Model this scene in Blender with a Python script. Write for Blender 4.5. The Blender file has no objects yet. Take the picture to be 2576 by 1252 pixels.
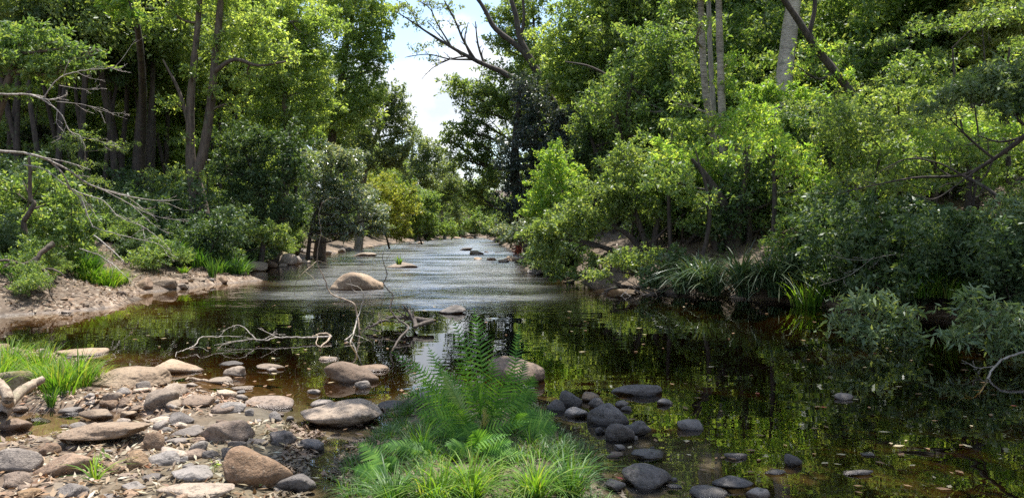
import bpy, math, random
import numpy as np
from mathutils import Vector
random.seed(7)
RNG = np.random.default_rng(11)
SC = bpy.context.scene
COL = SC.collection
PI = math.pi
UP = np.array([0., 0., 1.])

# ------------------------------------------------------------------ camera model
CAMZ, F, PX0, PY0, HOR = 1.6, 1910., 1288., 626., 572.
TH = math.atan((PY0 - HOR) / F)
FW = np.array([0, math.cos(TH), -math.sin(TH)]); UC = np.array([0, math.sin(TH), math.cos(TH)])
def ray(px, py):
    return FW + np.array([1., 0, 0]) * ((px - PX0) / F) + UC * (-(py - PY0) / F)
def P(px, py, Y):
    r = ray(px, py); t = Y / r[1]
    return np.array([0, 0, CAMZ]) + r * t
def G(px, py, z=0.):
    r = ray(px, py); t = (z - CAMZ) / r[2]
    return np.array([0, 0, CAMZ]) + r * t

# ------------------------------------------------------------------ noise
_T = RNG.random((64, 64, 64)).astype(np.float32)
def vnoise(p):
    p = np.asarray(p, float); i = np.floor(p).astype(int); f = p - i; f = f * f * (3 - 2 * f)
    out = 0
    for dx in (0, 1):
        for dy in (0, 1):
            for dz in (0, 1):
                w = (f[..., 0] if dx else 1 - f[..., 0]) * (f[..., 1] if dy else 1 - f[..., 1]) * (f[..., 2] if dz else 1 - f[..., 2])
                out = out + w * _T[(i[..., 0] + dx) % 64, (i[..., 1] + dy) % 64, (i[..., 2] + dz) % 64]
    return out * 2 - 1
def fbm(p, o=3):
    p = np.asarray(p, float); s = 0; a = 1.; t = 0
    for k in range(o):
        s = s + a * vnoise(p * 2 ** k + 17.3 * k); t += a; a *= .5
    return s / t

# ------------------------------------------------------------------ objects
def tag(o, label=None, cat=None, group=None, kind=None):
    if label: o['label'] = label
    if cat: o['category'] = cat
    if group: o['group'] = group
    if kind: o['kind'] = kind
    return o
def empty(name, loc, label=None, cat=None, group=None):
    o = bpy.data.objects.new(name, None); COL.objects.link(o); o.location = loc; o.empty_display_size = .1
    return tag(o, label, cat, group)
def mesh_obj(name, V, Q, mat, parent=None, org=None, smooth=True):
    """V (n,3) world points, Q (m,4) or (m,3) faces; the mesh is stored relative to org"""
    V = np.asarray(V, np.float32).reshape(-1, 3); Q = np.asarray(Q, np.int32); k = Q.shape[1]
    if org is not None: V = V - np.asarray(org, np.float32)
    me = bpy.data.meshes.new(name)
    me.vertices.add(len(V)); me.vertices.foreach_set('co', V.astype(np.float32).ravel())
    me.loops.add(Q.size); me.loops.foreach_set('vertex_index', Q.ravel())
    me.polygons.add(len(Q)); me.polygons.foreach_set('loop_start', np.arange(len(Q), dtype=np.int32) * k)
    me.polygons.foreach_set('use_smooth', np.full(len(Q), smooth))
    me.update(calc_edges=True)
    me.materials.append(mat)
    o = bpy.data.objects.new(name, me); COL.objects.link(o)
    if parent is not None: o.parent = parent
    elif org is not None: o.location = org
    return o
def copy_tree(o, parent=None):
    c = o.copy(); COL.objects.link(c); c.parent = parent
    for ch in list(o.children): copy_tree(ch, c)
    return c

class MB:
    def __init__(s): s.v = []; s.q = []; s.n = 0
    def add(s, V, Q):
        V = np.asarray(V, float).reshape(-1, 3)
        s.v.append(V); s.q.append(np.asarray(Q, int) + s.n); s.n += len(V)
    def build(s, name, mat, parent=None, org=None, smooth=True):
        return mesh_obj(name, np.concatenate(s.v), np.concatenate(s.q), mat, parent, org, smooth)

def unit(v):
    v = np.asarray(v, float); return v / (np.linalg.norm(v, axis=-1, keepdims=True) + 1e-9)
def smooth_path(pts, rad, n=5, jit=0.):
    pts = np.asarray(pts, float); rad = np.asarray(rad, float)
    if len(pts) == 2: pts = np.array([pts[0], (pts[0] + pts[1]) / 2, pts[1]]); rad = np.array([rad[0], (rad[0] + rad[1]) / 2, rad[1]])
    p = np.vstack([2 * pts[0] - pts[1], pts, 2 * pts[-1] - pts[-2]])
    out, ro = [], []
    for i in range(1, len(p) - 2):
        for t in np.arange(n) / n:
            out.append(.5 * (2 * p[i] + (p[i + 1] - p[i - 1]) * t + (2 * p[i - 1] - 5 * p[i] + 4 * p[i + 1] - p[i + 2]) * t * t + (3 * p[i] - p[i - 1] - 3 * p[i + 1] + p[i + 2]) * t ** 3))
            ro.append(rad[i - 1] * (1 - t) + rad[i] * t)
    out.append(pts[-1]); ro.append(rad[-1]); out = np.array(out); ro = np.array(ro)
    if jit: out[1:] += RNG.normal(0, jit, out[1:].shape)
    return out, ro
def tube(mb, pts, rad, sides=6, bump=0.):
    pts = np.asarray(pts, float); n = len(pts)
    T = unit(np.gradient(pts, axis=0)); ref = np.array([.31, .17, .93]) if abs(T[0, 2]) < .8 else np.array([1., .1, .1])
    U = unit(np.cross(T, ref)); W = np.cross(T, U)
    a = np.arange(sides) / sides * 2 * PI
    ring = U[:, None] * np.cos(a)[None, :, None] + W[:, None] * np.sin(a)[None, :, None]
    r = np.asarray(rad)[:, None, None] * np.ones((n, sides, 1))
    if bump: r = r * (1 + bump * fbm(pts[:, None] * 3 + ring * 1.5, 2)[..., None])
    V = pts[:, None] + ring * r
    i = np.arange(n - 1)[:, None] * sides; j = np.arange(sides)[None]; j2 = (j + 1) % sides
    Q = np.stack([i + j, i + j2, i + sides + j2, i + sides + j], -1).reshape(-1, 4)
    mb.add(V.reshape(-1, 3), Q)
def twigs(mb, pts, rad, depth=2, n=4, spread=.8, length=.5, droop=0., sides=4, t0=.25, plane=None):
    """side twigs along a path, recursively"""
    pts = np.asarray(pts); L = np.linalg.norm(pts[-1] - pts[0])
    for k in range(n):
        t = t0 + (1 - t0) * (k + random.random()) / n; i = min(int(t * (len(pts) - 1)), len(pts) - 2)
        d = unit(pts[i + 1] - pts[i]); s = RNG.normal(0, 1, 3)
        if plane is not None: s = s - plane * (s @ plane) * .8
        d2 = unit(d + spread * unit(s) - UP * droop); l = length * L * random.uniform(.5, 1.2) * (1.1 - .5 * t)
        a = pts[i]; b = a + d2 * l * .5 + RNG.normal(0, .06 * l, 3); c = b + unit(d2 + RNG.normal(0, .35, 3)) * l * .5
        r = rad[i] * .6; pp, rr = smooth_path([a, b, c], [r, r * .7, r * .3], 3)
        tube(mb, pp, np.maximum(rr, .0025), sides)
        if depth > 1: twigs(mb, pp, rr, depth - 1, max(2, n - 1), spread, length, droop, sides, .3, plane)

# ------------------------------------------------------------------ materials
def nmat(name):
    m = bpy.data.materials.new(name); m.use_nodes = True; nt = m.node_tree; nt.nodes.clear()
    return m, nt, nt.nodes.new('ShaderNodeOutputMaterial')
def N(nt, t, **k):
    n = nt.nodes.new(t)
    for a, b in k.items():
        if a.startswith('i_'): n.inputs[a[2:].replace('_', ' ')].default_value = b
        else: setattr(n, a, b)
    return n
def c4(c): return (c[0], c[1], c[2], 1)
def ramp(nt, fac, stops, interp='LINEAR'):
    r = nt.nodes.new('ShaderNodeValToRGB'); r.color_ramp.interpolation = interp
    e = r.color_ramp.elements
    while len(e) < len(stops): e.new(.5)
    for k, (p, c) in enumerate(stops): e[k].position = p; e[k].color = c4(c)
    nt.links.new(fac, r.inputs[0]); return r.outputs[0]
def noise(nt, vec, scale, detail=3., rough=.55):
    n = N(nt, 'ShaderNodeTexNoise'); n.inputs['Scale'].default_value = scale; n.inputs['Detail'].default_value = detail
    n.inputs['Roughness'].default_value = rough
    if vec is not None: nt.links.new(vec, n.inputs['Vector'])
    return n.outputs['Fac']
def mix(nt, a, b, fac, mode='MIX'):
    n = N(nt, 'ShaderNodeMix', data_type='RGBA', blend_type=mode)
    for s, v in ((0, fac), (6, a), (7, b)):
        if hasattr(v, 'is_output'): nt.links.new(v, n.inputs[s])
        else: n.inputs[s].default_value = v if s == 0 else c4(v)
    return n.outputs[2]
def mth(nt, op, a, b=None, c=None, clamp=False):
    n = N(nt, 'ShaderNodeMath', operation=op, use_clamp=clamp)
    for s, v in ((0, a), (1, b), (2, c)):
        if v is None: continue
        if hasattr(v, 'is_output'): nt.links.new(v, n.inputs[s])
        else: n.inputs[s].default_value = v
    return n.outputs[0]
def maprange(nt, v, a, b, c=0., d=1., smooth=False):
    n = N(nt, 'ShaderNodeMapRange'); n.clamp = True
    if smooth: n.interpolation_type = 'SMOOTHSTEP'
    nt.links.new(v, n.inputs[0])
    for k, x in enumerate((a, b, c, d)): n.inputs[k + 1].default_value = x
    return n.outputs[0]

def leaf_mat(name, cols, rough=.38, trans=.45, tcol=None, spec=.5):
    m, nt, out = nmat(name); L = nt.links
    geo = N(nt, 'ShaderNodeNewGeometry')
    k = len(cols); c = ramp(nt, geo.outputs['Random Per Island'], [(i / (k - 1), cc) for i, cc in enumerate(cols)])
    tc = N(nt, 'ShaderNodeTexCoord'); nz = noise(nt, tc.outputs['Object'], .55, 2)
    c = mix(nt, c, (.62, .70, .62), maprange(nt, nz, .42, .62, 0, 1), 'MULTIPLY')
    b = N(nt, 'ShaderNodeBsdfPrincipled'); L.new(c, b.inputs['Base Color'])
    b.inputs['Roughness'].default_value = rough; b.inputs['Specular IOR Level'].default_value = spec
    t = N(nt, 'ShaderNodeBsdfTranslucent')
    tc2 = mix(nt, c, tcol or (2.1, 1.9, .7), 1., 'MULTIPLY'); L.new(tc2, t.inputs[0])
    s = N(nt, 'ShaderNodeMixShader'); s.inputs[0].default_value = trans
    L.new(b.outputs[0], s.inputs[1]); L.new(t.outputs[0], s.inputs[2]); L.new(s.outputs[0], out.inputs[0])
    return m
LM = {
 'bright': leaf_mat('leaf_bright', [(0.153, 0.230, 0.087), (0.201, 0.292, 0.110), (0.262, 0.354, 0.135), (0.359, 0.420, 0.172)], .42, 0.61),
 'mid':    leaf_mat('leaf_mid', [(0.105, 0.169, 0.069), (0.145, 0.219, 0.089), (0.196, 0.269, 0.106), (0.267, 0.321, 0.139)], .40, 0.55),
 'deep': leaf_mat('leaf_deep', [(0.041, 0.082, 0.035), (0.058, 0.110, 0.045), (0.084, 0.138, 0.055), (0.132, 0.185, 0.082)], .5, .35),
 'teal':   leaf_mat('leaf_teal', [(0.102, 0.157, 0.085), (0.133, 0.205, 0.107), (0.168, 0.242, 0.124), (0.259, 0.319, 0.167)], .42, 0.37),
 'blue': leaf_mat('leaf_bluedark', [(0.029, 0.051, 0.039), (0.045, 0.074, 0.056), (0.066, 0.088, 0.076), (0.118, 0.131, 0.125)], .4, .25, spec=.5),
 'silver': leaf_mat('leaf_silver', [(0.101, 0.157, 0.087), (0.155, 0.222, 0.139), (0.259, 0.308, 0.256), (0.425, 0.434, 0.422)], .33, .35, spec=.8),
 'olive': leaf_mat('leaf_olive', [(0.101, 0.174, 0.068), (0.140, 0.230, 0.080), (0.186, 0.277, 0.102), (0.266, 0.317, 0.137)], .48, .52),
 'yellow': leaf_mat('leaf_yellow', [(0.206, 0.277, 0.076), (0.258, 0.324, 0.091), (0.308, 0.344, 0.113), (0.344, 0.319, 0.130)], .48, .52),
 'pale': leaf_mat('leaf_pale', [(0.122, 0.175, 0.090), (0.164, 0.222, 0.113), (0.206, 0.260, 0.144), (0.288, 0.318, 0.205)], .45, .45),
 'lime': leaf_mat('leaf_lime', [(0.152, 0.283, 0.067), (0.199, 0.339, 0.084), (0.264, 0.387, 0.106), (0.359, 0.410, 0.132)], .45, .55),
}
GM = {
 'grass': leaf_mat('blade_green', [(.028, .085, .016), (.045, .12, .022), (.075, .17, .03), (.13, .21, .045)], .5, .4),
 'lime':   leaf_mat('blade_lime', [(.05, .13, .02), (.11, .23, .025), (.16, .29, .04), (.28, .29, .09)], .55, .45, spec=.25),
 'strap':  leaf_mat('blade_strap', [(.03, .07, .03), (.045, .095, .04), (.06, .11, .045), (.13, .16, .07)], .4, .2, spec=.6),
 'dry':    leaf_mat('blade_dry', [(0.160, 0.120, 0.070), (0.240, 0.190, 0.110), (0.120, 0.100, 0.050), (0.114, 0.127, 0.051)], .6, .2),
 'fern':   leaf_mat('frond_green', [(.05, .13, .025), (.09, .22, .035), (.14, .30, .045), (.22, .38, .06)], .6, .42, spec=.3),
 'fernlime': leaf_mat('frond_lime', [(0.147, 0.250, 0.063), (0.191, 0.290, 0.073), (0.256, 0.330, 0.092)], .48, .4),
 'ferntan': leaf_mat('frond_tan', [(0.246, 0.237, 0.109), (0.280, 0.270, 0.120), (0.260, 0.200, 0.100)], .5, .35),
 'litter': leaf_mat('litter_leaf', [(0.360, 0.250, 0.150), (0.200, 0.100, 0.050), (0.480, 0.380, 0.270), (0.130, 0.070, 0.040), (0.300, 0.170, 0.080), (0.520, 0.450, 0.360), (0.240, 0.090, 0.035)], .55, .12, (1.200, 1.000, 0.800)),
 'litterdark': leaf_mat('litter_leaf_dark', [(0.110, 0.070, 0.045), (0.160, 0.100, 0.060), (0.220, 0.150, 0.100), (0.070, 0.045, 0.030), (0.340, 0.260, 0.180)], .6, .08, (1.200, 1.000, 0.800)),
 'float':  leaf_mat('floating_leaf', [(0.500, 0.300, 0.100), (0.400, 0.330, 0.180), (0.550, 0.480, 0.320), (0.280, 0.140, 0.060), (0.550, 0.380, 0.050)], .45, .1, (1.200, 1.000, 0.800)),
 'floatred': leaf_mat('floating_leaf_red', [(0.420, 0.050, 0.040), (0.380, 0.100, 0.070)], .45, .1, (1.200, 1.000, 0.800)),
}
def bark_mat(name, dark, light, scale=6., streak=6., rings=False):
    m, nt, out = nmat(name); L = nt.links
    tc = N(nt, 'ShaderNodeTexCoord'); mp = N(nt, 'ShaderNodeMapping'); L.new(tc.outputs['Object'], mp.inputs[0])
    mp.inputs['Scale'].default_value = (1, 1, 1 / streak) if not rings else (.35, .35, 2.2)
    a = noise(nt, mp.outputs[0], scale * 2.2, 5, .65); b = noise(nt, tc.outputs['Object'], 1.3, 3)
    f = mth(nt, 'ADD', mth(nt, 'MULTIPLY', a, .75), mth(nt, 'MULTIPLY', b, .35))
    c = ramp(nt, f, [(.40, dark), (.52, tuple(.5 * (x + y) for x, y in zip(dark, light))), (.62, light)])
    g = noise(nt, tc.outputs['Object'], 3.5, 4)
    c = mix(nt, c, (.10, .12, .06), maprange(nt, g, .58, .68, 0, .55))
    p = N(nt, 'ShaderNodeBsdfPrincipled'); p.inputs['Roughness'].default_value = .85; L.new(c, p.inputs['Base Color'])
    bp = N(nt, 'ShaderNodeBump'); bp.inputs['Strength'].default_value = .7; bp.inputs['Distance'].default_value = .03
    L.new(a, bp.inputs['Height']); L.new(bp.outputs[0], p.inputs['Normal']); L.new(p.outputs[0], out.inputs[0])
    return m
BM = {
 'brown': bark_mat('bark_brown', (.03, .022, .017), (.12, .09, .065)),
 'dark':  bark_mat('bark_dark', (.018, .014, .012), (.07, .055, .045)),
 'grey':  bark_mat('bark_grey', (.10, .09, .075), (.30, .27, .23)),
 'mottled': bark_mat('bark_mottled', (.09, .075, .058), (.36, .32, .26), 7, 1, True),
 'pale':  bark_mat('bark_pale', (.20, .17, .14), (.50, .45, .38), 7, 1, True),
 'dead':  bark_mat('dead_wood', (.15, .125, .105), (.42, .375, .33), 12),
 'wet':   bark_mat('dead_wood_dark', (.02, .016, .013), (.10, .08, .065), 10),
 'tan':   bark_mat('dead_wood_tan', (.14, .10, .07), (.38, .30, .22), 12),
}
def rock_mat(name, a, b, moss=0., dark=0.):
    m, nt, out = nmat(name); L = nt.links
    tc = N(nt, 'ShaderNodeTexCoord'); geo = N(nt, 'ShaderNodeNewGeometry'); oi = N(nt, 'ShaderNodeObjectInfo')
    pos = geo.outputs['Position']
    n1 = noise(nt, pos, 3.2, 6, .62); n2 = noise(nt, pos, 26, 5, .7); n3 = noise(nt, pos, 90, 3, .6)
    c = mix(nt, a, b, maprange(nt, n1, .36, .64))
    c = mix(nt, c, tuple(.36 * x for x in a), maprange(nt, n2, .50, .66, 0, .85))
    c = mix(nt, c, (.46, .43, .37), maprange(nt, n3, .60, .72, 0, .5))
    hs = N(nt, 'ShaderNodeHueSaturation'); L.new(c, hs.inputs['Color'])
    L.new(maprange(nt, oi.outputs['Random'], 0, 1, .72, 1.25), hs.inputs['Value'])
    L.new(maprange(nt, mth(nt, 'FRACT', mth(nt, 'MULTIPLY', oi.outputs['Random'], 7.3)), 0, 1, .9, 1.4), hs.inputs['Saturation']); c = hs.outputs[0]
    sp = N(nt, 'ShaderNodeSeparateXYZ'); L.new(geo.outputs['Normal'], sp.inputs[0])
    if moss:
        mk = mth(nt, 'MULTIPLY', maprange(nt, sp.outputs[2], .0, .7), maprange(nt, n1, .42, .58))
        c = mix(nt, c, mix(nt, (.10, .10, .025), (.17, .13, .04), n2), mth(nt, 'MULTIPLY', mk, moss))
    pz = N(nt, 'ShaderNodeSeparateXYZ'); L.new(pos, pz.inputs[0])
    wz = mth(nt, 'ADD', pz.outputs[2], mth(nt, 'MULTIPLY', n1, -.05))
    wet = maprange(nt, wz, -.012, .012, 1, 0)
    c = mix(nt, c, (.33, .30, .28), wet, 'MULTIPLY')
    p = N(nt, 'ShaderNodeBsdfPrincipled'); L.new(c, p.inputs['Base Color'])
    L.new(maprange(nt, wet, 0, 1, .82, .25), p.inputs['Roughness'])
    h = mth(nt, 'ADD', mth(nt, 'MULTIPLY', n2, .6), mth(nt, 'ADD', mth(nt, 'MULTIPLY', n3, .25), mth(nt, 'MULTIPLY', n1, 1.2)))
    bp = N(nt, 'ShaderNodeBump'); bp.inputs['Strength'].default_value = .8; bp.inputs['Distance'].default_value = .035
    L.new(h, bp.inputs['Height']); L.new(bp.outputs[0], p.inputs['Normal']); L.new(p.outputs[0], out.inputs[0])
    return m
RM = {
 'tan': rock_mat('rock_tan', (.24, .185, .14), (.35, .28, .215)),
 'grey': rock_mat('rock_grey', (.16, .14, .125), (.255, .225, .20)),
 'dark': rock_mat('rock_dark', (.075, .066, .06), (.15, .132, .12)),
 'brown': rock_mat('rock_brown', (.155, .11, .08), (.27, .20, .15)),
 'orange': rock_mat('rock_orange', (.26, .18, .12), (.36, .27, .19)),
 'moss': rock_mat('rock_mossy', (.17, .14, .10), (.29, .24, .17), .9),
}

# ------------------------------------------------------------------ terrain
RIVER = np.array([(-17, -7), (-17, 9), (-14, 12.4), (-9.4, 13.2), (-8.4, 14.2), (-7.9, 15.3), (-8.3, 16.9), (-9.1, 18.2), (-8.6, 19.6), (-8.4, 21.4), (-7.6, 22.8), (-8.8, 24.6), (-10.2, 28.3),
   (-10.1, 33), (-10.8, 39), (-11.2, 52), (-12.3, 70), (-12.2, 85), (-9, 108), (-7.5, 118), (-5, 120), (-3.5, 110), (-2.3, 92), (-1, 70), (.2, 50), (.6, 45), (.4, 35), (.7, 28),
   (2.1, 21.4), (4.0, 18.6), (6.0, 16.2), (7.3, 13.6), (8.2, 11), (8.8, 7), (9.2, 0), (9.2, -7)], float)
def pxpoly(l): return np.array([G(a, b)[:2] for a, b in l])
BAR = pxpoly([(-500, 880), (-100, 872), (130, 885), (250, 930), (430, 962), (560, 992), (700, 1020), (760, 1050), (790, 1110), (740, 1160), (730, 1252), (700, 1600), (-1500, 1600)])
POOL = pxpoly([(-60, 1030), (60, 1026), (190, 1030), (330, 1032), (410, 1046), (430, 1066), (330, 1076), (200, 1092), (110, 1122), (-40, 1136)])
ISLE = pxpoly([(860, 1200), (905, 1120), (985, 1045), (1010, 1000), (1200, 985), (1335, 1000), (1400, 1060), (1500, 1150), (1530, 1252), (1500, 1600), (850, 1600)])
PUD = pxpoly([(740, 1040), (1010, 1020), (1400, 1040), (1700, 1110), (1720, 1252), (1700, 1600), (600, 1600)])
def sdf(poly, x, y):
    """positive outside"""
    sh = x.shape; x = x.ravel(); y = y.ravel(); best = np.full(x.shape, 1e9); ins = np.zeros(x.shape, bool)
    n = len(poly)
    for i in range(n):
        ax, ay = poly[i]; bx, by = poly[(i + 1) % n]; ex, ey = bx - ax, by - ay
        t = np.clip(((x - ax) * ex + (y - ay) * ey) / (ex * ex + ey * ey), 0, 1)
        best = np.minimum(best, np.hypot(x - ax - t * ex, y - ay - t * ey))
        if ay != by:
            c = ((ay > y) != (by > y)) & (x < (bx - ax) * (y - ay) / (by - ay) + ax); ins ^= c
    return np.where(ins, -best, best).reshape(sh)
def sst(a, b, x):
    t = np.clip((x - a) / (b - a), 0, 1); return t * t * (3 - 2 * t)
def H(x, y):
    x = np.asarray(x, float); y = np.asarray(y, float); x, y = np.broadcast_arrays(x, y)
    p = np.stack([x, y, x * 0 + 3.1], -1)
    d = sdf(RIVER, x, y) + .35 * fbm(p * .9, 2) * sst(3, 10, np.abs(y) + np.abs(x))
    cx = np.interp(y, [0, 15, 30, 60, 120], [-3, -1, -5, -6, -6])
    left = x < cx
    dl = np.maximum(d, 0)
    zl = .26 * (1 - np.exp(-dl / .35)) + .32 * sst(.6, 2.2, dl) + .20 * np.maximum(dl - 1.8, 0) + .18 * np.maximum(dl - 11, 0)
    zr = .45 * (1 - np.exp(-dl / .5)) + .28 * np.maximum(dl - .6, 0) + .14 * np.maximum(dl - 14, 0)
    farf = sst(95, 135, y)
    z = np.where(left, zl, zr) * (1 - .75 * farf); z = np.minimum(z, 34 + 0 * z)
    z = z + dl.clip(0, 4) / 4 * .25 * fbm(p * .35, 2)
    bed = -.03 - .14 * np.maximum(-d, 0); bed = np.maximum(bed, -1.1)
    db = sdf(BAR, x, y); di = sdf(ISLE, x, y); dp = sdf(POOL, x, y); dq = sdf(PUD, x, y)
    lo = -.04 - .11 * np.maximum(np.minimum(np.minimum(db, di), dq + .05), 0) - .05 * sst(0, 1.5, np.minimum(db, di))
    bed = np.maximum(bed, np.where(y < 14, lo, -9))
    z = np.where(d > 0, z, bed)
    near = fbm(p * 2.2, 3)
    z = np.maximum(z, np.where(db < .1, .085 * sst(.1, -.5, db) - .02 + .04 * near - .17 * sst(.08, -.22, dp), -9))
    z = np.maximum(z, np.where(di < .1, .13 * sst(.1, -.45, di) - .03 + .05 * near, -9))
    z = np.maximum(z, np.where(dq < .3, -.035 + .05 * fbm(p * 3.1, 3), -9))
    z = z + np.where(left & (y > 11), 1, 0) * sst(.02, .5, d) * (.07 * fbm(p * 2.6, 3) + .03 * fbm(p * 7, 2))
    z = z + .012 * fbm(p * 9, 2) + .05 * fbm(p * 1.3, 3) * sst(.2, 2, d)
    return z
def on_ground(px, py):
    """where the view ray through a picture point meets the ground or the water"""
    r = ray(px, py); t = np.exp(np.linspace(math.log(3.2), math.log(220), 1400)); q = np.array([0, 0, CAMZ]) + r[None] * t[:, None]
    h = np.maximum(H(q[:, 0], q[:, 1]), 0); k = np.argmax(q[:, 2] <= h)
    return np.array([q[k, 0], q[k, 1], h[k]])
def gz(x, y): return float(H(np.array([x]), np.array([y]))[0])

def ground():
    nx, ny = 520, 640
    u = np.linspace(-1, 1, nx); xs = 150 * np.sinh(5.0 * u) / math.sinh(5.0)
    v = np.linspace(0, 1, ny); ys = -8 + 268 * (np.exp(3.6 * v) - 1) / (math.exp(3.6) - 1)
    X, Y = np.meshgrid(xs, ys); Z = H(X, Y)
    V = np.stack([X, Y, Z], -1).reshape(-1, 3)
    i = np.arange(ny - 1)[:, None] * nx; j = np.arange(nx - 1)[None]
    Q = np.stack([i + j, i + j + 1, i + nx + j + 1, i + nx + j], -1).reshape(-1, 4)
    m, nt, out = nmat('forest_floor'); L = nt.links
    geo = N(nt, 'ShaderNodeNewGeometry'); pos = geo.outputs['Position']; s = N(nt, 'ShaderNodeSeparateXYZ'); L.new(pos, s.inputs[0])
    n1 = noise(nt, pos, .8, 5); n2 = noise(nt, pos, 9, 5, .65); n3 = noise(nt, pos, 60, 3)
    vo = N(nt, 'ShaderNodeTexVoronoi'); vo.inputs['Scale'].default_value = 17; L.new(pos, vo.inputs['Vector'])
    vs = N(nt, 'ShaderNodeSeparateColor'); L.new(vo.outputs['Color'], vs.inputs[0])
    soil = ramp(nt, n2, [(.3, (.045, .03, .02)), (.5, (.08, .058, .04)), (.68, (.165, .128, .094))])
    lit = ramp(nt, vs.outputs[0], [(0, (.06, .04, .027)), (.35, (.17, .11, .07)), (.7, (.26, .19, .13)), (1, (.38, .31, .24))])
    c = mix(nt, soil, lit, maprange(nt, n1, .42, .58, .15, .85))
    hum = ramp(nt, n2, [(.3, (.03, .022, .014)), (.5, (.07, .05, .032)), (.7, (.14, .10, .065))])
    c = mix(nt, c, mix(nt, hum, lit, maprange(nt, n1, .45, .6, 0, .3)), maprange(nt, mth(nt, 'ADD', s.outputs[2], mth(nt, 'MULTIPLY', n1, .5)), .40, .68, 0, 1))
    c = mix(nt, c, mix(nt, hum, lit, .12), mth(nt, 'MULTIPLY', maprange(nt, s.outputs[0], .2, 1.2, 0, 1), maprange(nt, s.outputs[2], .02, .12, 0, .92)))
    c = mix(nt, c, mix(nt, hum, lit, .3), mth(nt, 'MULTIPLY', maprange(nt, s.outputs[1], 10.5, 9.5, 0, .8), maprange(nt, n2, .3, .6, .5, 1)))
    wz = mth(nt, 'ADD', s.outputs[2], mth(nt, 'MULTIPLY', n2, -.05))
    wet = maprange(nt, wz, -.03, .03, 1, 0)
    bed = ramp(nt, n1, [(.38, (.07, .045, .022)), (.5, (.16, .10, .05)), (.62, (.23, .155, .085))])
    bed = mix(nt, bed, lit, .3)
    c = mix(nt, mix(nt, c, (.5, .42, .36), wet, 'MULTIPLY'), bed, maprange(nt, s.outputs[2], -.04, -.005, 1, 0))
    dark_right = mth(nt, 'MULTIPLY', maprange(nt, s.outputs[0], -2.9, -1.9, 0, 1), mth(nt, 'MULTIPLY', maprange(nt, s.outputs[1], 10, 8.5, 0, 1), maprange(nt, s.outputs[0], 7.0, 5.0, 0, 1)))  # dark look of the right pool put into the bed and soil colour
    dark_right = mth(nt, 'MAXIMUM', dark_right, mth(nt, 'MULTIPLY', maprange(nt, s.outputs[0], -1.8, .4, 0, 1.2), maprange(nt, s.outputs[2], .05, -.02, 0, 1)))
    c = mix(nt, c, mix(nt, (.05, .042, .028), (.12, .10, .05), n2), mth(nt, 'MULTIPLY', dark_right, .75))
    p = N(nt, 'ShaderNodeBsdfPrincipled'); L.new(c, p.inputs['Base Color']); L.new(maprange(nt, wet, 0, 1, .9, .35), p.inputs['Roughness'])
    bp = N(nt, 'ShaderNodeBump'); bp.inputs['Strength'].default_value = .8; bp.inputs['Distance'].default_value = .03
    L.new(mth(nt, 'ADD', n2, mth(nt, 'MULTIPLY', vs.outputs[1], .35)), bp.inputs['Height']); L.new(bp.outputs[0], p.inputs['Normal'])
    L.new(p.outputs[0], out.inputs[0])
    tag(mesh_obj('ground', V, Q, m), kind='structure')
ground()

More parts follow.
